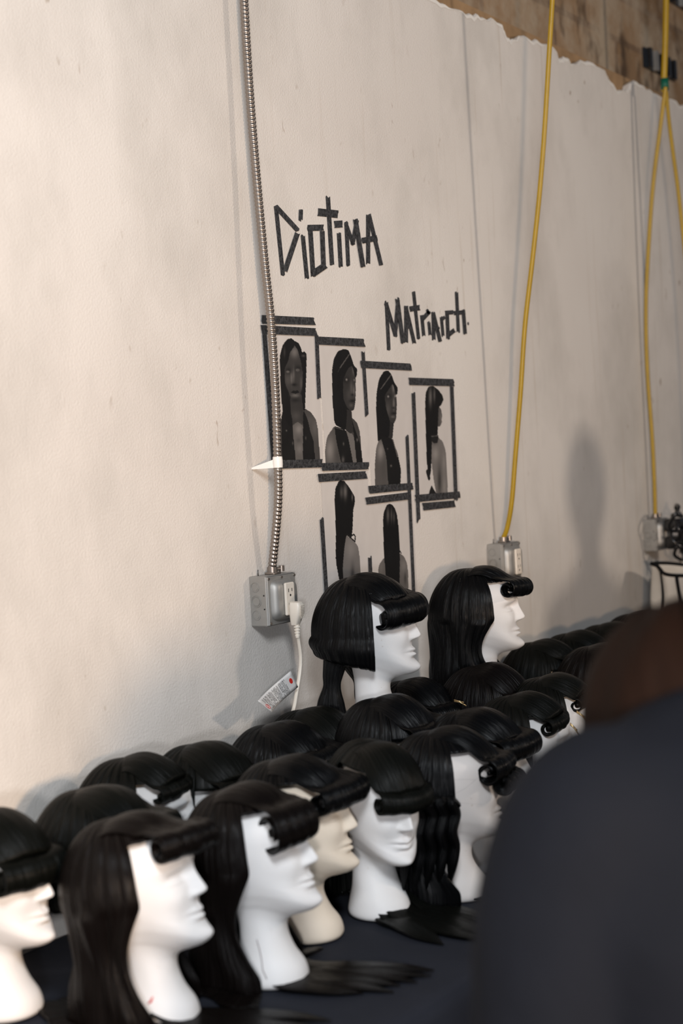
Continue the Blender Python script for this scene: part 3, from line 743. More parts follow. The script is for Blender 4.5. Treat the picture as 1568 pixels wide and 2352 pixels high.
# ------------------------------------------------------------------ armoured conduit
def helix(px, xw, r, pitch, amp, seg=5, n=16, end=None):
    pts = [atx(a, b, xx) for (a, b), xx in zip(px, xw)]
    if end is not None: pts.append(np.array(end))
    c = spl(pts, 600); L = np.concatenate([[0], np.cumsum(np.linalg.norm(np.diff(c, axis=0), axis=1))])
    m = int(L[-1]/pitch*seg); l = np.linspace(0, L[-1], m); q = np.stack([np.interp(l, L, c[:, k]) for k in range(3)], 1)
    T = np.gradient(q, axis=0); T /= np.linalg.norm(T, axis=1)[:, None]
    X = np.array([1.0, 0, 0]); P = np.zeros((n, m, 3))
    for i in range(n):
        t = 2*pi*i/n
        N = X-T*(T@X)[:, None]; N /= np.linalg.norm(N, axis=1)[:, None]; B = np.cross(T, N)
        ph = 2*pi*l/pitch+t; rr_ = r+amp*(np.abs(np.sin(ph/2))*2-1)
        P[i] = q+rr_[:, None]*(cos(t)*N+sin(t)*B)
    return P, q
bx = 2.745
P, cq = helix([(536, -520), (547, -260), (560, 0), (572, 200), (588, 400), (607, 600), (622, 740), (632, 900), (637, 1040), (638, 1160)],
              [bx-.002]*10, .0088, .0088, .0011, 8, 16, (bx, -.026, 1.368))
o = MB().grid(P, True).build('armoured_conduit', M['shiny'], None, True); tag(o, 'ribbed flexible steel conduit running down the wall to the outlet box with the plug', 'conduit')
# white tie on the conduit
k = int(np.argmin(abs(cq[:, 2]-atx(637, 1062, bx)[2]))); c = cq[k]
e = empty('cable_tie', tuple(c))
MB().tube([(0, 0, -.012), (0, 0, -.004), (0, 0, .004), (0, 0, .012)], [.0105, .0112, .0112, .0105], 20).build('band', M['white_plastic'], e, True, 50)
MB().poly([(-.006, 0, .008), (-.006, 0, -.012), (-.020, -c[1]-.001, -.013), (-.020, -c[1]-.001, -.009)], (.008, 0, 0)).build('anchor', M['white_plastic'], e, False)
tag(e, 'white plastic tie holding the steel conduit to the wall beside the prints', 'cable tie')
# ------------------------------------------------------------------ yellow cables
def cable(px, x, end, r, lab, name='yellow_cable', mt='yellow', x_top=None):
    n = len(px); xs = [x+(x_top-x)*(1-i/(n-1)) if x_top else x for i in range(n)]
    pts = [atx(a, b, xx) for (a, b), xx in zip(px, xs)]+[np.array(end)]
    o = MB().tube(spl(pts, 160), r, 14).build(name, M[mt], None, True); tag(o, lab, 'cable', 'yellow power cables'); return pts
cx = 3.876
p1 = cable([(1292, -560), (1280, -240), (1268, 0), (1262, 100), (1250, 300), (1238, 450), (1222, 600), (1205, 750), (1195, 900), (1183, 1050), (1175, 1150), (1165, 1210)], cx, (cx, -.026, 1.350), .0068,
      'thick yellow cable hanging down to the middle outlet box')
cx3 = 5.043
j = atx(1527, 200, 5.06)
p2 = cable([(1528, 200), (1515, 300), (1500, 420), (1490, 550), (1483, 700), (1486, 850), (1497, 1000), (1502, 1100)], cx3, (cx3, -.026, 1.343), .0068,
      'yellow cable of the far pair ending in the right outlet box')
cable([(1536, -520), (1532, -240), (1529, 0), (1527, 100), (1524, 196)], 5.06, tuple(atx(1525, 205, 5.06)), .0105, 'doubled yellow cable hanging at the top right above the green tape band')
cable([(1529, 210), (1536, 280), (1545, 350), (1556, 430), (1566, 520), (1578, 640), (1590, 800), (1598, 950), (1606, 1100), (1616, 1250), (1630, 1380)], 5.075, (5.09, -.45, .757), .0066, 'yellow cable of the far pair leaving at the right edge of the photo')
q = atx(1526, 193, 5.06)
o = MB().tube([q+np.array([0, 0, .018]), q-np.array([0, 0, .020])], .0135, 16).build('green_tape_band', M['green'], None, True); tag(o, 'green tape band binding the two far yellow cables', 'tape')
mb = MB(); mb.tube([(cx-.0066, -.0265, 1.392), (cx-.0066, -.0265, 1.396)], .001, 6)
# ------------------------------------------------------------------ plug, cord and tag
e = empty('power_plug', (2.745, -.072, 1.272))
P = []
for (z, w_, d) in ((.022, .004, .012), (.020, .011, .026), (.012, .014, .030), (-.005, .0145, .028), (-.022, .011, .020), (-.030, .008, .016)):
    P.append([(w_*cos(t)*(abs(cos(t))**4+abs(sin(t))**4)**(-.25), -d/2+d/2*sin(t)*(abs(cos(t))**4+abs(sin(t))**4)**(-.25), z) for t in np.linspace(0, 2*pi, 33)[:-1]])
P = np.array(P).transpose(1, 0, 2); mb = MB(); mb.grid(P, True); nvr = 6
mb.f.append(tuple(k*nvr for k in range(32))); mb.uv.extend([(0, 0)]*32); mb.f.append(tuple(k*nvr+5 for k in range(31, -1, -1))); mb.uv.extend([(0, 0)]*32)
mb.build('plug_body', M['ivory'], e, True, 50)
mb = MB()
for i in range(4): mb.tube([(0, -.0125, -.032-i*.0065), (0, -.0125, -.0355-i*.0065)], .0082-i*.0007, 16)
mb.tube([(0, -.0125, -.030), (0, -.0125, -.058)], .0052, 12)
mb.build('strain_relief', M['ivory'], e, True, 40)
mb = MB()
for i in range(9): mb.box((-.009+.0008*i*0, -.0312, -.014+i*.0033), (.009, -.0296, -.0125+i*.0033))
mb.build('grip_ridges', M['ivory'], e, False)
tag(e, 'ivory plug pushed into the lower socket of the left outlet box', 'plug')
pts = [np.array([2.745, -.0845, 1.216])]+[aty(a, b, y) for a, b, y in ((686, 1475, -.083), (690, 1510, -.08), (688, 1545, -.078), (681, 1590, -.08), (676, 1620, -.085), (666, 1660, -.09), (658, 1720, -.08), (650, 1800, -.07))]+[np.array([2.62, -.045, .80]), np.array([2.60, -.05, .757])]
o = MB().tube(spl(pts, 120), .0046, 12, flat=.6).build('extension_cord', M['ivory'], None, True); tag(o, 'flat ivory cord hanging from the plug behind the wigs', 'cord')
# tag on the cord: a curled rectangle, drawn from its photo corners on the plane y=-.09
c00, c10, c11, c01 = [aty(a, b, -.092) for a, b in ((667, 1541), (684, 1578), (624, 1636), (592, 1610))]
c00, c10, c11, c01 = map(np.array, (c00, c10, c11, c01))
def tagp(u, v, off=0):   # u across, v along
    p = (c00*(1-u)+c10*u)*(1-v)+(c01*(1-u)+c11*u)*v
    bow = -.010*sin(pi*v)
    return p+np.array([bow*.5, .012*sin(pi*v)-off, bow*.8])
e = empty('cord_tag', tuple(c00)); inv = -c00
G = np.array([[tagp(u, v)+inv for v in np.linspace(0, 1, 24)] for u in np.linspace(0, 1, 6)])
o = MB().grid(G).build('tag_sheet', M['tagw'], e); solid(o, .0006)
mb = MB(); rr = random.Random(5)
for i in range(30):
    v = .17+.72*i/30; u0 = .10; 
    if i % 7 == 6: continue
    u = u0
    while u < .88:
        l = rr.uniform(.04, .12); th = .011 if rr.random() < .35 else .007
        if rr.random() < .82: mb.poly([tagp(u, v, .0009)+inv, tagp(min(u+l, .92), v, .0009)+inv, tagp(min(u+l, .92), v+th, .0009)+inv, tagp(u, v+th, .0009)+inv], (0, -.0001, 0))
        u += l+.02
mb.build('small_print', M['ink'], e, False)
mb = MB(); cc = [tagp(.45+.16*cos(t), .07+.030*sin(t), .0009)+inv for t in np.linspace(0, 2*pi, 17)[:-1]]; mb.poly(cc, (0, -.0001, 0))
ring = [tagp(.62+.16*cos(t), .90+.055*sin(t), .0011)+inv for t in np.linspace(0, 2*pi, 25)]
mb.tube(ring, .0006, 6, False); mb.tube([tagp(.55, .87, .0011)+inv, tagp(.7, .93, .0011)+inv], .0006, 6)
mb.build('red_marks', M['paper_red'], e, False)
tag(e, 'white printed warning tag curling off the ivory cord', 'tag')
# ------------------------------------------------------------------ tape on the wall
def wq(px, py, d): return aty(px, py, -d)
def strip_mb(q, d, rs, jag=True, org=(0, 0, 0)):
    """q: four photo corners (start-left, end-left, end-right, start-right) mapped on the wall"""
    a, b, c, dd = [wq(x, y, d) for x, y in q]; r = random.Random(rs); pts = []
    def edge(p, q_, jg):
        out = [p]
        if jg:
            t = sorted(r.uniform(.15, .85) for _ in range(2)); nrm = (b-a)/(np.linalg.norm(b-a)+1e-9)
            for k in t: out.append(p*(1-k)+q_*k+nrm*r.uniform(-.004, .004))
        return out
    pts += [a]; pts += edge(b, c, jag); pts += edge(c, c, False)[:0]; pts += [c]; pts += edge(dd, a, jag)
    pts = [p-np.array(org) for p in pts]
    return MB().poly(pts, (0, -.0005, 0))
def seg(x1, y1, x2, y2, w_):
    """stroke of tape: wall tape has one real width, the photo foreshortens it sideways"""
    dx, dy = x2-x1, y2-y1; L = math.hypot(dx, dy); nx_, ny_ = -dy/L*w_/2, dx/L*w_/2
    return [(x1+nx_, y1+ny_), (x2+nx_, y2+ny_), (x2-nx_, y2-ny_), (x1-nx_, y1-ny_)]
Z1 = lambda x, y: (560+x/2.8, 420+y/2.8)
Z2 = lambda x, y: (560+x/2.8, 900+y/2.8)
Z4 = lambda x, y: (720+x/4.355, 1080+y/4.355)
def letter(nm, strokes, lab, grp, seed):
    s0 = strokes[0]; p = Z1(s0[0], s0[1]); o0 = wq(*p, 0); e = empty('tape_letter', tuple(o0))
    for i, (x1, y1, x2, y2, w_) in enumerate(strokes):
        q = [Z1(*c) for c in seg(x1, y1, x2, y2, w_)]
        strip_mb(q, .0006+.0006*i, seed*13+i, True, o0).build('tape_strip', M['tape'], e, False)
    tag(e, lab, 'tape lettering', grp)
g1, g2 = 'letters of the upper word', 'letters of the lower word'
letter('D', [(205,150,250,592,26),(203,150,345,305,30),(345,320,262,572,32)], 'big triangular letter D of black tape starting the upper word', g1, 1)
letter('i', [(378,340,405,617,27),(366,174,364,240,26)], 'dotted letter i of black tape right after the big D', g1, 2)
letter('o', [(425,285,445,605,30),(410,290,514,288,40),(503,310,512,545,30),(440,588,527,528,42)], 'boxy letter O of black tape in the upper word', g1, 3)
letter('t', [(539,88,566,527,28),(474,188,604,202,50)], 'tall letter t of black tape with a wide crossbar in the upper word', g1, 4)
letter('i', [(610,322,622,540,27),(580,268,634,264,46)], 'letter i of black tape with a square dot, second i of the upper word', g1, 5)
letter('M', [(657,255,670,530,25),(655,262,704,400,24),(726,240,698,395,26),(716,232,766,542,30)], 'letter M of black tape in the upper word', g1, 6)
letter('A', [(798,205,798,522,27),(802,200,882,530,26),(760,372,857,355,38)], 'letter A of black tape ending the upper word', g1, 7)
letter('M', [(915,765,931,1075,23),(913,775,975,985,25),(990,752,972,985,24),(985,742,1022,1027,26)], 'letter M of black tape starting the lower word', g2, 8)
letter('a', [(1042,790,1042,1030,26),(1040,795,1096,1035,24),(1035,930,1078,920,26)], 'first letter A of black tape in the lower word', g2, 9)
letter('t', [(1090,702,1122,1002,22),(1065,812,1132,802,36)], 'letter t of black tape in the lower word', g2, 10)
letter('r', [(1142,850,1156,988,22),(1145,880,1192,828,26)], 'first letter r of black tape in the lower word', g2, 11)
letter('i', [(1188,895,1196,982,20),(1178,818,1188,848,18)], 'short letter i of black tape in the lower word', g2, 12)
letter('a', [(1216,832,1220,1012,24),(1216,835,1262,1022,24),(1212,940,1255,930,22)], 'second letter A of black tape in the lower word', g2, 13)
letter('r', [(1268,862,1280,985,20),(1268,885,1294,860,20)], 'second letter r of black tape in the lower word', g2, 14)
letter('c', [(1305,828,1312,1006,24),(1292,836,1345,832,28),(1312,980,1356,945,28)], 'letter c of black tape in the lower word', g2, 15)
letter('h', [(1366,702,1378,962,22),(1348,838,1420,832,28),(1410,820,1422,972,23)], 'letter h of black tape with a black full stop, ending the lower word', g2, 16)
c = wq(*Z1(1441, 905), .001); mb = MB().disc(c, (0, -1, 0), .0045, .0008, 12); o = mb.build('tape_dot', M['tape'], None, False); tag(o, 'small black dot of tape after the lower word', 'tape')
# ------------------------------------------------------------------ photo prints
def inpoly(X, Y, poly):
    poly = np.array(poly, float); r = np.zeros(X.shape, bool); n = len(poly); j = n-1
    for i in range(n):
        xi, yi = poly[i]; xj, yj = poly[j]
        c = ((yi > Y) != (yj > Y)) & (X < (xj-xi)*(Y-yi)/(yj-yi+1e-12)+xi); r ^= c; j = i
    return r
def smoothp(p, k=2, c=.12):
    p = np.array(p, float)
    for _ in range(k):
        q = np.roll(p, -1, 0); p = np.stack([p*(1-c)+q*c, p*c+q*(1-c)], 1).reshape(-1, 2)
    return p
def photo_print(corners, zoom, ops, lab, d, nu=110, nv=250):
    """corners in photo px (TL,TR,BR,BL); zoom = (x0,y0,scale) of the drawing space"""
    TL, TR, BR, BL = [aty(x, y, 0.0) for x, y in corners]
    x0 = (TL[0]+BL[0])/2; x1 = (TR[0]+BR[0])/2; z1 = (TL[2]+TR[2])/2; z0 = (BL[2]+BR[2])/2
    xs = np.linspace(x0, x1, nu); zs = np.linspace(z1, z0, nv); XX, ZZ = np.meshgrid(xs, zs, indexing='ij')
    V = np.stack([XX, 0*XX, ZZ], -1)-CAM; zc = V@FW; PX = 784+FPX*(V@RI)/zc; PY = 1176-FPX*(V@UP)/zc
    X = (PX-zoom[0])*zoom[2]; Y = (PY-zoom[1])*zoom[2]
    T = np.full(X.shape, .60)
    for op in ops:
        if op[0] == 'p':
            m = inpoly(X, Y, smoothp(op[1])); T[m] = op[2]
        elif op[0] == 'b':
            _, cx_, cy_, rx, ry, am = op; g = np.exp(-((X-cx_)/rx)**2-((Y-cy_)/ry)**2); T = np.where(T < .55, T+(am-T)*g*(.9), T)
        elif op[0] == 'l':
            _, a, b, wd, am = op; a = np.array(a, float); b = np.array(b, float); ab = b-a
            t = np.clip(((X-a[0])*ab[0]+(Y-a[1])*ab[1])/(ab@ab), 0, 1); dd = np.hypot(X-a[0]-t*ab[0], Y-a[1]-t*ab[1]); m = dd < wd; T[m] = am
    T = np.where(T < .55, T*.62, T)
    T = np.clip(T, .005, .9)
    dark = T < .5
    C4 = np.stack([np.where(dark, T*1.06, T*1.03), np.where(dark, T*.98, T*.97), np.where(dark, T*.92, T*.92), np.ones_like(T)], -1)
    org = np.array([x0, 0, z0])
    bw = .0022*np.sin(np.linspace(0, pi, nu))[:, None]*np.linspace(.2, 1, nv)[None]*0.3
    G = np.stack([XX, -d-bw, ZZ], -1)-org
    mb = MB().grid(G, col=C4); o = mb.build('photo_print', M['print'], None, False); o.location = tuple(org)
    tag(o, lab, 'photo print', 'black and white portrait prints on the wall')
    return o
zA = (560, 700, 5.88); zB = (720, 760, 4.355); zC = (720, 1080, 4.355)
sk, sd, hr = .085, .05, .010
photo_print([(606,758),(728,763),(741,1064),(624,1068)], zA, [
 ('p', [(500,700),(600,480),(700,490),(790,650),(835,700),(825,1420),(640,1640),(520,1480)], .012),
 ('p', [(380,1750),(420,1590),(500,1540),(640,1480),(800,1390),(900,1450),(970,1550),(1000,1700),(1025,2100),(1025,2150),(395,2150)], .10),
 ('b', 960, 1650, 50, 120, .17), ('b', 430, 1800, 40, 200, .20), ('b', 890, 1560, 40, 60, .13),
 ('p', [(615,1230),(785,1200),(800,1600),(720,1690),(640,1660)], .055), ('b', 700, 1500, 60, 60, .10),
 ('p', [(640,1640),(720,1580),(800,1640),(795,2150),(690,2150)], .17), ('b', 735, 1680, 45, 60, .34), ('b', 745, 1950, 40, 60, .26), ('b', 730, 1830, 30, 30, .12),
 ('p', [(500,1440),(640,1470),(660,1750),(700,2150),(510,2150)], .012), ('p', [(795,1400),(860,1560),(895,1720),(940,1850),(960,2150),(790,2150)], .012),
 ('p', [(540,760),(600,590),(700,540),(765,640),(792,900),(785,1100),(750,1225),(690,1290),(620,1235),(555,1060)], .062),
 ('b', 680, 640, 48, 70, .26), ('b', 590, 1010, 40, 80, .12), ('b', 640, 985, 16, 90, .22), ('b', 668, 940, 12, 90, .20), ('b', 690, 1225, 50, 22, .20), ('b', 770, 1060, 18, 80, .13),
 ('b', 600, 890, 50, 45, .015), ('b', 730, 860, 50, 42, .015), ('b', 675, 1080, 40, 22, .010), ('p', [(630,1185),(665,1155),(690,1165),(715,1150),(748,1185),(690,1205)], .012),
 ('b', 590, 905, 16, 12, .40), ('b', 722, 882, 20, 15, .30), ('b', 590, 905, 6, 8, .01), ('b', 724, 882, 8, 9, .01), ('b', 690, 1290, 60, 30, .02),
 ('p', [(480,690),(520,545),(580,465),(640,452),(680,488),(675,570),(620,640),(595,760),(545,860),(548,1060),(608,1290),(630,1480),(645,1660),(600,1640),(520,1480),(498,1200),(485,900)], hr),
 ('p', [(675,488),(735,515),(768,580),(782,650),(812,625),(845,665),(838,1000),(830,1160),(822,1420),(800,1440),(778,1250),(797,950),(765,760),(720,600),(670,540)], hr),
 ('b', 545, 640, 12, 60, .06), ('b', 800, 690, 22, 14, .10), ('b', 570, 1700, 8, 10, .2), ('b', 655, 1870, 8, 20, .12), ('b', 830, 1800, 8, 20, .12)],
 'leftmost portrait print, face to the camera behind the steel conduit', .0004)
photo_print([(735,783),(838,788),(851,1066),(744,1069)], zB, [
 ('p', [(200,320),(345,210),(395,380),(400,600),(370,790),(385,1010),(300,985),(210,930)], .012),
 ('p', [(105,1250),(130,1060),(205,950),(270,980),(300,1340),(105,1340)], .13), ('b', 160, 1190, 40, 110, .36), ('b', 240, 1250, 30, 80, .10),
 ('p', [(370,860),(430,915),(460,1010),(485,1340),(380,1340)], .08),
 ('p', [(315,985),(385,1030),(405,1080),(428,1340),(385,1340)], .24), ('p', [(300,780),(378,800),(385,920),(392,1010),(365,1030),(315,990)], .04),
 ('p', [(375,330),(408,380),(416,480),(419,560),(416,700),(402,790),(370,805),(328,762),(283,650),(288,500),(330,400)], .05),
 ('b', 398, 380, 12, 50, .25), ('b', 375, 580, 14, 70, .16), ('b', 400, 600, 10, 50, .22), ('b', 350, 640, 25, 60, .09), ('b', 385, 700, 30, 14, .010), ('b', 372, 745, 20, 18, .13), ('b', 320, 490, 35, 30, .012), ('b', 326, 488, 8, 10, .45), ('b', 403, 492, 5, 10, .40), ('b', 385, 640, 16, 14, .012),
 ('p', [(180,400),(198,280),(240,202),(300,180),(345,192),(372,255),(400,345),(432,378),(432,440),(415,475),(382,345),(330,385),(292,480),(292,680),(332,790),(318,1000),(205,935),(186,700)], hr),
 ('l', (352,238), (262,368), 5, .14), ('l', (262,368), (240,410), 3, .05),
 ('p', [(203,950),(318,990),(345,1080),(395,1340),(275,1340),(225,1110)], .012), ('p', [(380,880),(402,960),(470,1150),(490,1340),(428,1340),(402,1080)], .012),
 ('l', (205,965), (290,990), 3, .12), ('b', 295, 1130, 6, 14, .16), ('b', 432, 1090, 7, 14, .2), ('b', 290, 1290, 12, 30, .14), ('b', 410, 640, 3, 3, .05)],
 'second portrait print from the left, head turned right with long hair', .0006)
photo_print([(838,838),(943,846),(949,1120),(852,1124)], zB, [
 ('p', [(640,600),(700,420),(770,450),(810,600),(800,900),(785,1080),(700,1100),(640,1080)], .012),
 ('p', [(608,1340),(622,1170),(660,1060),(710,1110),(750,1300),(750,1580),(612,1580)], .14), ('b', 665, 1200, 32, 80, .42), ('b', 700, 1400, 30, 120, .12),
 ('p', [(770,1060),(800,1110),(850,1350),(850,1580),(790,1580)], .16), ('p', [(735,890),(788,930),(788,1075),(740,1080)], .04),
 ('p', [(790,510),(818,620),(828,700),(828,760),(822,880),(800,927),(762,912),(712,790),(705,660),(740,590)], .055),
 ('b', 795, 560, 12, 50, .30), ('b', 740, 790, 25, 70, .12), ('b', 798, 730, 10, 60, .24), ('b', 790, 860, 20, 12, .18), ('b', 798, 825, 24, 12, .012), ('b', 745, 655, 28, 24, .012), ('b', 742, 657, 8, 10, .5), ('b', 812, 652, 6, 12, .5), ('b', 795, 770, 14, 12, .015),
 ('p', [(620,800),(625,620),(650,480),(700,402),(745,397),(778,440),(802,515),(838,568),(835,630),(820,642),(788,525),(742,595),(706,650),(722,780),(762,910),(752,1060),(680,1080),(636,1110)], hr),
 ('l', (770,440), (668,582), 4, .16),
 ('p', [(660,1040),(780,1080),(800,1140),(832,1210),(870,1390),(862,1580),(745,1580),(722,1250)], .013), ('l', (788,1085), (835,1260), 4, .20), ('b', 770, 1350, 8, 10, .2), ('b', 735, 1180, 6, 8, .12)],
 'third portrait print from the left, head turned right with a hair parting', .0008)
photo_print([(945,878),(1043,882),(1053,1136),(962,1145)], zB, [
 ('p', [(1172,1110),(1240,1060),(1290,1110),(1318,1200),(1330,1400),(1342,1700),(1235,1700),(1195,1480),(1168,1250)], .26), ('b', 1215, 1230, 30, 60, .42), ('b', 1300, 1320, 14, 80, .36), ('b', 1255, 1500, 22, 160, .05), ('b', 1210, 1110, 30, 30, .10), ('b', 1305, 1560, 16, 90, .36),
 ('p', [(1240,750),(1272,780),(1283,850),(1276,890),(1282,910),(1262,955),(1238,960)], .13), ('b', 1268, 870, 8, 50, .26),
 ('p', [(1112,720),(1118,620),(1145,558),(1190,548),(1240,585),(1285,640),(1297,690),(1272,745),(1247,765),(1240,950),(1238,1040),(1180,1080),(1172,1400),(1150,1500),(1128,1310),(1118,1000)], hr),
 ('b', 1165, 660, 14, 80, .22), ('b', 1205, 640, 9, 60, .16), ('p', [(1172,1040),(1242,1036),(1245,1080),(1235,1120),(1200,1125),(1175,1100)], .02), ('l', (1178,1055), (1238,1050), 4, .16),
 ('p', [(1118,1400),(1132,1382),(1150,1400),(1165,1480),(1150,1500),(1138,1480)], .02), ('p', [(1150,1620),(1175,1540),(1195,1580),(1240,1650),(1150,1660)], .02)],
 'rightmost portrait print, seen from behind with bare shoulder', .0005)
photo_print([(736,1086),(846,1084),(858,1402),(752,1404)], zC, [
 ('p', [(318,650),(380,690),(440,760),(460,900),(467,1100),(467,1420),(255,1420),(255,1100),(285,950),(298,780)], .26), ('b', 370, 800, 50, 90, .36), ('b', 385, 1060, 22, 120, .06), ('b', 440, 1040, 20, 90, .24),
 ('p', [(204,300),(213,180),(250,103),(300,103),(350,168),(405,258),(408,330),(392,400),(385,600),(372,690),(322,648),(300,800),(285,1000),(300,1180),(255,1120),(215,900),(218,600)], hr),
 ('b', 312, 215, 16, 60, .22), ('b', 275, 220, 14, 50, .12), ('b', 382, 270, 6, 30, .2),
 ('l', (380,655), (398,640), 6, .02), ('l', (398,640), (412,665), 6, .02), ('l', (412,665), (408,715), 6, .02), ('l', (330,640), (408,715), 6, .02)],
 'lower left portrait print, back of a head with long straight hair', .0010)
photo_print([(846,1140),(949,1130),(957,1412),(860,1416)], zC, [
 ('p', [(643,1000),(650,950),(700,875),(860,828),(905,870),(930,930),(942,1020),(948,1420),(655,1420)], .20), ('b', 900, 950, 30, 60, .30), ('b', 912, 1080, 12, 60, .07), ('b', 670, 980, 20, 60, .26),
 ('p', [(690,500),(698,420),(728,348),(755,335),(785,345),(812,385),(832,450),(850,600),(860,850),(855,1150),(850,1420),(725,1420),(718,1080),(698,800)], hr),
 ('b', 740, 450, 12, 60, .16), ('b', 775, 450, 8, 60, .12), ('b', 800, 470, 10, 50, .1), ('l', (858,805), (872,830), 5, .02)],
 'lower right portrait print, straight hair falling down a bare back', .0007)
# strips framing the prints
def tstrip(q, lab, d, seed, grp='black tape strips framing the prints'):
    a = wq(*q[0], 0); o = strip_mb(q, d, seed, True, a).build('tape_strip', M['tape'], None, False); o.location = tuple(a); tag(o, lab, 'tape', grp)
def P1(*c): return [Z1(*p) for p in c]
def P2(*c): return [Z2(*p) for p in c]
TS = [
 (P1((115,850),(447,866),(462,915),(120,905)), 'topmost tape strip above the leftmost print', .0028),
 (P1((105,914),(462,935),(475,985),(120,972)), 'tape strip across the top of the leftmost print', .0034),
 ([(602,766),(623,1060),(636,1070),(612,768)], 'long tape strip down the left side of the leftmost print', .0030),
 (P1((455,975),(472,1390),(496,1385),(478,980)), 'short tape strip between the tops of the first and second prints', .0030),
 (P1((478,988),(768,1003),(782,1055),(480,1040)), 'tape strip across the top of the second print', .0036),
 ([(829.6,807),(838.5,958),(846,951),(837,807)], 'short upright tape strip between the second and third prints', .0030),
 (P1((750,1143),(1068,1162),(1080,1208),(755,1190)), 'tape strip across the top of the third print', .0036),
 (P1((1058,1252),(1345,1262),(1355,1308),(1065,1300)), 'tape strip across the top of the rightmost print', .0036),
 ([(1033,887),(1043,1150),(1051,1148),(1041,887)], 'upright tape strip down the right side of the rightmost print', .0030),
 ([(945,903),(957,1200),(965,1192),(953,901)], 'long upright tape strip down the left side of the rightmost print', .0030),
 ([(931,1004),(949,1425),(956,1422),(938,1000)], 'longest upright tape strip, beside the third and the lower right prints', .0030),
 (P2((200,440),(505,432),(508,485),(205,495)), 'tape strip under the leftmost print', .0040),
 (P2((500,458),(803,452),(803,498),(508,508)), 'tape strip under the second print', .0046),
 (P2((475,528),(782,510),(795,558),(485,580)), 'tape strip across the top of the lower left print', .0040),
 (P2((800,605),(1082,585),(1090,628),(812,655)), 'tape strip under the third print', .0040),
 (P2((780,680),(1060,645),(1075,690),(790,725)), 'tape strip across the top of the lower right print', .0046),
 (P2((1098,663),(1385,640),(1392,682),(1107,710)), 'tape strip under the rightmost print', .0040),
 (P2((1145,715),(1352,698),(1363,740),(1157,763)), 'lowest tape strip below the rightmost print', .0034),
 (P2((488,820),(525,1400),(549,1400),(512,812)), 'upright tape strip left of the lower left print', .0030),
 (P2((798,1065),(812,1400),(836,1400),(820,1055)), 'upright tape strip between the two lower prints', .0030),
 ([Z4(940,1418),Z4(1070,1400),Z4(1085,1465),Z4(945,1484)], 'tape strip end sticking out by the fringe of the raised tied wig', .0040),
 ([Z4(900,1522),Z4(985,1508),Z4(992,1578),Z4(905,1600)], 'lower tape strip end beside the nose bridge of the raised tied wig head', .0040)]
for i, (q, lab, d) in enumerate(TS): tstrip(q, lab, d, 200+i)
# ------------------------------------------------------------------ canvas bag, black plugs
bgo = np.array([4.93, -.20, TZ+.0015]); e = empty('canvas_bag', tuple(bgo), radians(-25))
def soft(nx_, nz_, fx):
    return np.array([[fx(i/(nx_-1), j/(nz_-1)) for j in range(nz_)] for i in range(nx_)])
W_, D_, H_ = .34, .13, .44
def ringf(u, v):
    t = 2*pi*u; c, s_ = cos(t), sin(t); q = (abs(c)**5+abs(s_)**5)**(-.2)
    sag = 1+.03*sin(3*t+2)*v
    return (W_/2*c*q*sag+.006*sin(9*v+t*2), D_/2*s_*q*(1-.15*v)*sag, H_*v*(1-.05*(1+sin(t*1.5+1))*v))
G = soft(65, 24, ringf)[:-1]
o = MB().grid(G, True).build('bag_body', M['canvas'], e); solid(o, .003)
mb = MB().tube([tuple(G[i % 64, -1]) for i in range(65)], .006, 8, False)
for sx in (-.13, -.165): 
    i = int(np.argmin(np.abs(G[:, 5, 0]-sx)+10*(G[:, 5, 1] > 0))); mb.tube([tuple(np.array(G[i, k])+np.array([0, -.004, 0])) for k in range(24)], .006, 8)
mb.tube([(-.172, -.02, .25), (-.20, -.06, .24), (-.235, -.05, .28)], .005, 8).tube([(-.165, -.06, .235), (-.13, -.07, .225)], .008, 8)
mb.build('trim', M['black_fabric'], e)
mb = MB().tube([(.165, -.05, .40), (.26, -.05, .38), (.36, -.05, .385)], .03, 10, flat=.25); mb.build('strap', M['canvas'], e)
tag(e, 'cream canvas bag with black piping standing at the far end of the table', 'bag')
o = MB(); 
e = empty('black_garment_bag', (5.28, -.26, TZ+.0015), radians(-20))
G = soft(49, 20, lambda u, v: (.13*cos(2*pi*u)*(1-.12*v), .07*sin(2*pi*u)*(1-.2*v), .40*v+.01*sin(6*pi*u)*v))[:-1]
mb = MB().grid(G, True); b = 19; mb.f.append(tuple(k*20+b for k in range(48))); mb.uv.extend([(0, 0)]*48); mb.build('bag_body', M['black_fabric'], e)
mb = MB().tube(spl([(-.06, 0, .395), (-.05, 0, .46), (.05, 0, .46), (.06, 0, .395)], 20), .008, 8); mb.build('handle', M['black_fabric'], e)
tag(e, 'black soft bag standing right of the canvas bag, mostly cut off', 'bag')
# black plugs and cords at the far box
for i, (a, b, y, lb) in enumerate(((1545, 1205, -.10, 'upper'), (1548, 1245, -.10, 'lower'))):
    p = aty(a, b, -.09); e = empty('black_adapter', tuple(p))
    MB().box((-.035, -.035, -.022), (.05, .022, .022), .006).build('adapter_body', M['black_plastic'], e, True, 40)
    MB().tube([(-.03, -.03, .0), (-.03, -.055, 0)], .008, 12).build('cord_socket', M['black_plastic'], e, True, 40)
    tag(e, '%s black adapter plugged into the right outlet box' % lb, 'adapter', 'black adapters at the right outlet box')
mb = MB(); r = random.Random(12)
for k in range(5):
    c0 = aty(1556+4*k, 1190+22*k, -.13); pts = []
    for j in range(9):
        t = j/8*2*pi*.9; pts.append(c0+np.array([.05*cos(t+k)+.01*r.uniform(-1, 1), .02*sin(2*t), .045*sin(t+k)]))
    mb.tube(spl(pts, 50), .006, 8)
o = mb.build('cord_bundle', M['black_plastic'], None, True); tag(o, 'tangle of shiny black cords at the right outlet box', 'cord')
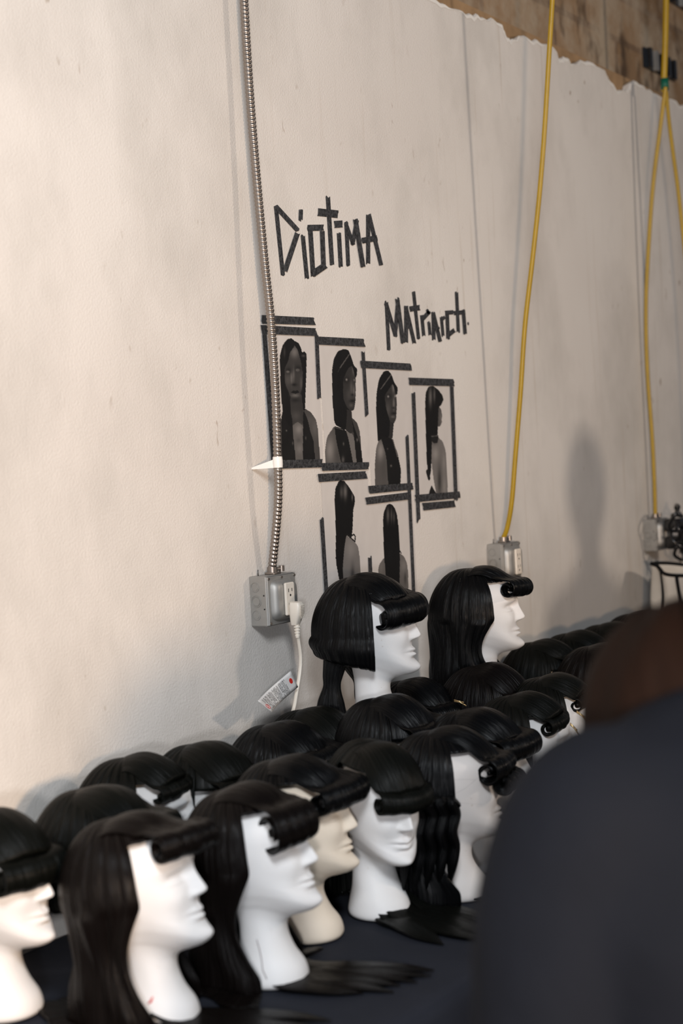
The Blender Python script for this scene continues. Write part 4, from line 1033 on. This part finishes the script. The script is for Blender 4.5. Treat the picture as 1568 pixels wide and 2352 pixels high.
pts = [aty(a, b, -.12) for a, b in ((1566, 1255), (1561, 1270), (1563, 1300), (1570, 1312), (1580, 1300))]
o = MB().tube(spl(pts, 30), .0035, 8).build('wire_hook', M['shiny'], None, True); tag(o, 'bright wire hook at the right edge below the black cords', 'hook')

# ------------------------------------------------------------------ the blurred person
def skin(name, verts, edges, radii, mt, parent, sub=2, root=0, smooth=True):
    me = bpy.data.meshes.new(name); me.from_pydata([tuple(v) for v in verts], edges, []); me.update()
    o = bpy.data.objects.new(name, me); COL.objects.link(o); me.materials.append(M[mt]); o.parent = parent
    md = o.modifiers.new('skin', 'SKIN'); md.use_smooth_shade = True; md.branch_smoothing = .6
    sv = me.skin_vertices[0].data if me.skin_vertices else None
    if sv is None:
        bpy.context.view_layer.objects.active = o
    for i, r in enumerate(radii):
        sv[i].radius = (r, r) if not isinstance(r, tuple) else r; sv[i].use_root = (i == root)
    ms = o.modifiers.new('subsurf', 'SUBSURF'); ms.levels = sub; ms.render_levels = sub
    return o
def make_person(loc, ang, bow, shirt_m, hair_m, lab, hh=0.0):
    """bow 1: bent over the table; bow 0: upright. hh raises the stature"""
    fd = np.array([cos(ang), sin(ang), 0]); rt = np.array([fd[1], -fd[0], 0])
    e = empty('person', (loc[0], loc[1], 0))
    def bp(r_, f_, z): return rt*r_+fd*f_+np.array([0, 0, z*(1+hh)])
    V = []; ED = []; RD = []
    def add(p, r, par=None):
        V.append(p); RD.append(r)
        if par is not None: ED.append((par, len(V)-1))
        return len(V)-1
    u = 1-bow
    pel = add(bp(0, -.06, .86), (.15, .11)); sp = add(bp(0, -.04, 1.00), (.13, .10), pel); ch = add(bp(0, 0, 1.16), (.15, .11), sp); nk0 = add(bp(0, .06-.05*u, 1.285+.03*u), (.09, .08), ch)
    H = bp(-.055*bow, .20-.17*u, 1.315+.185*u)
    nk = add(bp(-.01*bow, .12-.10*u, 1.31+.09*u), .055, nk0); hd = add(H-np.array([0, 0, .01]), .080, nk); ht = add(H+fd*.05*bow+np.array([0, 0, .01+.04*u]), .078, hd)
    for sd_ in (-1, 1):
        sh = add(bp(.165*sd_, .03, 1.255+.02*u), .062, nk0); el = add(bp(.245*sd_, -.02, .99), .046, sh); wr = add(bp(.22*sd_, .19, .93), .030, el)
        pa = add(bp(.215*sd_, .26, .925), (.036, .018), wr)
        for k in range(4):
            l = (.040, .046, .043, .034)[k]; off = (-.027+.018*k)
            a = add(bp(.215*sd_+off, .295, .922), .0095, pa); b = add(bp(.215*sd_+off*1.1, .295+l, .912), .0088, a); add(bp(.215*sd_+off*1.1, .295+l*1.5, .893), .0075, b)
        a = add(bp(.215*sd_-.034*sd_, .235, .915), .011, pa); add(bp(.215*sd_-.052*sd_, .27, .900), .009, a)
        hp = add(bp(.09*sd_, -.06, .80), .085, pel); kn = add(bp(.10*sd_, -.03, .46), .058, hp); an = add(bp(.10*sd_, -.06, .09), .038, kn); add(bp(.105*sd_, .10, .045), (.040, .030), an)
    skin('body', V, ED, RD, 'skin', e)
    mb = MB(); rows = [(.80, -.06, .180, .130), (.90, -.055, .178, .130), (1.0, -.04, .168, .125), (1.10, -.015, .180, .130), (1.19, .010-.01*u, .198, .134), (1.25, .030-.02*u, .205, .128),
                       (1.29, .040-.03*u, .200, .118), (1.33, .055-.04*u, .168, .102), (1.36, .075-.055*u, .115, .085), (1.385, .095-.07*u, .070, .068)]
    rows = spl(rows, 40); P = np.array([[bp(w_*cos(t)*(abs(cos(t))**2.6+abs(sin(t))**2.6)**(-1/2.6), f_+d_*sin(t)*(abs(cos(t))**2.6+abs(sin(t))**2.6)**(-1/2.6), z) for (z, f_, w_, d_) in rows] for t in np.linspace(0, 2*pi, 49)[:-1]])
    P = P+.004*np.sin(P[..., 2:3]*38+P[..., 0:1]*23)
    mb.grid(P, True); nr = len(rows)
    mb.f.append(tuple(k*nr for k in range(47, -1, -1))); mb.uv.extend([(0, 0)]*48); mb.f.append(tuple(k*nr+nr-1 for k in range(48))); mb.uv.extend([(0, 0)]*48)
    for sd_ in (-1, 1):
        mb.tube(spl([bp(.09*sd_, .04-.02*u, 1.270), bp(.155*sd_, .025, 1.280), bp(.194*sd_, .01, 1.20), bp(.212*sd_, -.01, 1.10), bp(.242*sd_, -.022, .985), bp(.250*sd_, .02, .955), bp(.240*sd_, .09, .945), bp(.225*sd_, .17, .935)], 50),
                cr(np.array([.060, .086, .086, .076, .066, .060, .052, .044])[:, None], np.linspace(0, 7, 50))[:, 0], 28)
    o = mb.build('shirt', M[shirt_m], e)
    mr = o.modifiers.new('remesh', 'REMESH'); mr.mode = 'VOXEL'; mr.voxel_size = .012; mo = o.modifiers.new('smooth', 'SMOOTH'); mo.factor = .7; mo.iterations = 10
    me = bpy.data.meshes.new_from_object(o.evaluated_get(bpy.context.evaluated_depsgraph_get())); o.modifiers.clear(); o.data = me
    me.polygons.foreach_set('use_smooth', [True]*len(me.polygons))
    V.clear(); ED.clear(); RD.clear()
    a0_ = add(bp(0, -.06, .88), (.155, .12))
    for sd_ in (-1, 1):
        hp = add(bp(.092*sd_, -.06, .78), .10, a0_); kn = add(bp(.10*sd_, -.03, .46), .075, hp); add(bp(.10*sd_, -.06, .10), .062, kn)
    skin('trousers', V, ED, RD, 'trousers', e)
    for sd_ in (-1, 1):
        mb = MB(); P = []
        for (f_, w_, h_) in ((-.13, .02, .03), (-.12, .036, .06), (-.06, .042, .075), (.03, .045, .06), (.12, .046, .045), (.155, .034, .035), (.165, .015, .02)):
            P.append([bp(.10*sd_+w_*cos(t), f_, max(0.001, h_*.5+h_*.55*sin(t)*(1 if sin(t) > 0 else .9))) for t in np.linspace(0, 2*pi, 25)[:-1]])
        P = np.array(P).transpose(1, 0, 2); mb.grid(P, True); mb.build('shoe', M['black_plastic'], e)
    # face: nose, lips and ears on the side the person looks to
    up_ = fd*(.45*bow)+np.array([0, 0, 1-.35*bow]); up_ /= np.linalg.norm(up_); fc = np.cross(rt, up_); fc = fc if fc@fd > 0 else -fc
    F0 = H+fd*.03*bow
    mb = MB(); mb.tube([F0+fc*.078+up_*.03, F0+fc*.095+up_*.005, F0+fc*.102-up_*.012, F0+fc*.082-up_*.018], [.006, .010, .013, .008], 12)
    mb.build('nose', M['skin'], e)
    mb = MB(); mb.tube([F0+fc*.078-up_*.042-rt*.02, F0+fc*.086-up_*.040, F0+fc*.078-up_*.042+rt*.02], [.003, .007, .003], 10); mb.build('mouth', M['skin'], e)
    for sd_ in (-1, 1):
        mb = MB(); mb.tube([F0+rt*sd_*.078+up_*.02, F0+rt*sd_*.088-fc*.006, F0+rt*sd_*.080-up_*.025], [.008, .012, .006], 10, flat=.5); mb.build('ear', M['skin'], e)
    # hair: a rounded mass over the back of the head
    hc = H+np.array([0, 0, .01+.03*u]); P = np.zeros((72, 40, 3)); bk = -fc
    for i in range(72):
        a = 2*pi*i/72
        for j in range(40):
            cf = max(0, -cos(a)); t0 = radians(52)*(1-cf)-radians(28)*cf
            t = radians(88)-j/39*(radians(88)+t0); k = 1+.02*sin(a*9+j*.3); rr_ = cos(t)
            lim = .125 if cos(a) > 0 else .100
            P[i, j] = hc+k*(rt*sin(a)*rr_*.102+bk*cos(a)*rr_*lim+up_*sin(t)*.118)
    o = MB().grid(ridge(P, 5, .002, .0006), True).build('hair', M[hair_m], e); solid(o, .004)
    tag(e, lab, 'person')
pc = atd(1825, 1800, 1.30)
make_person(pc, radians(30), 1.0, 'shirt', 'p_hair', 'out-of-focus person in a dark navy shirt, brown-black hair, bending over the table')
make_person((4.45, -1.22), radians(80), 0.0, 'black_fabric', 'hair_brown', 'standing person in black beside the table, outside the right edge, nearer of two', .16)
make_person((5.15, -1.30), radians(120), 0.0, 'black_fabric', 'hair_brown', 'standing person in black at the far end of the table, outside the right edge', .13)
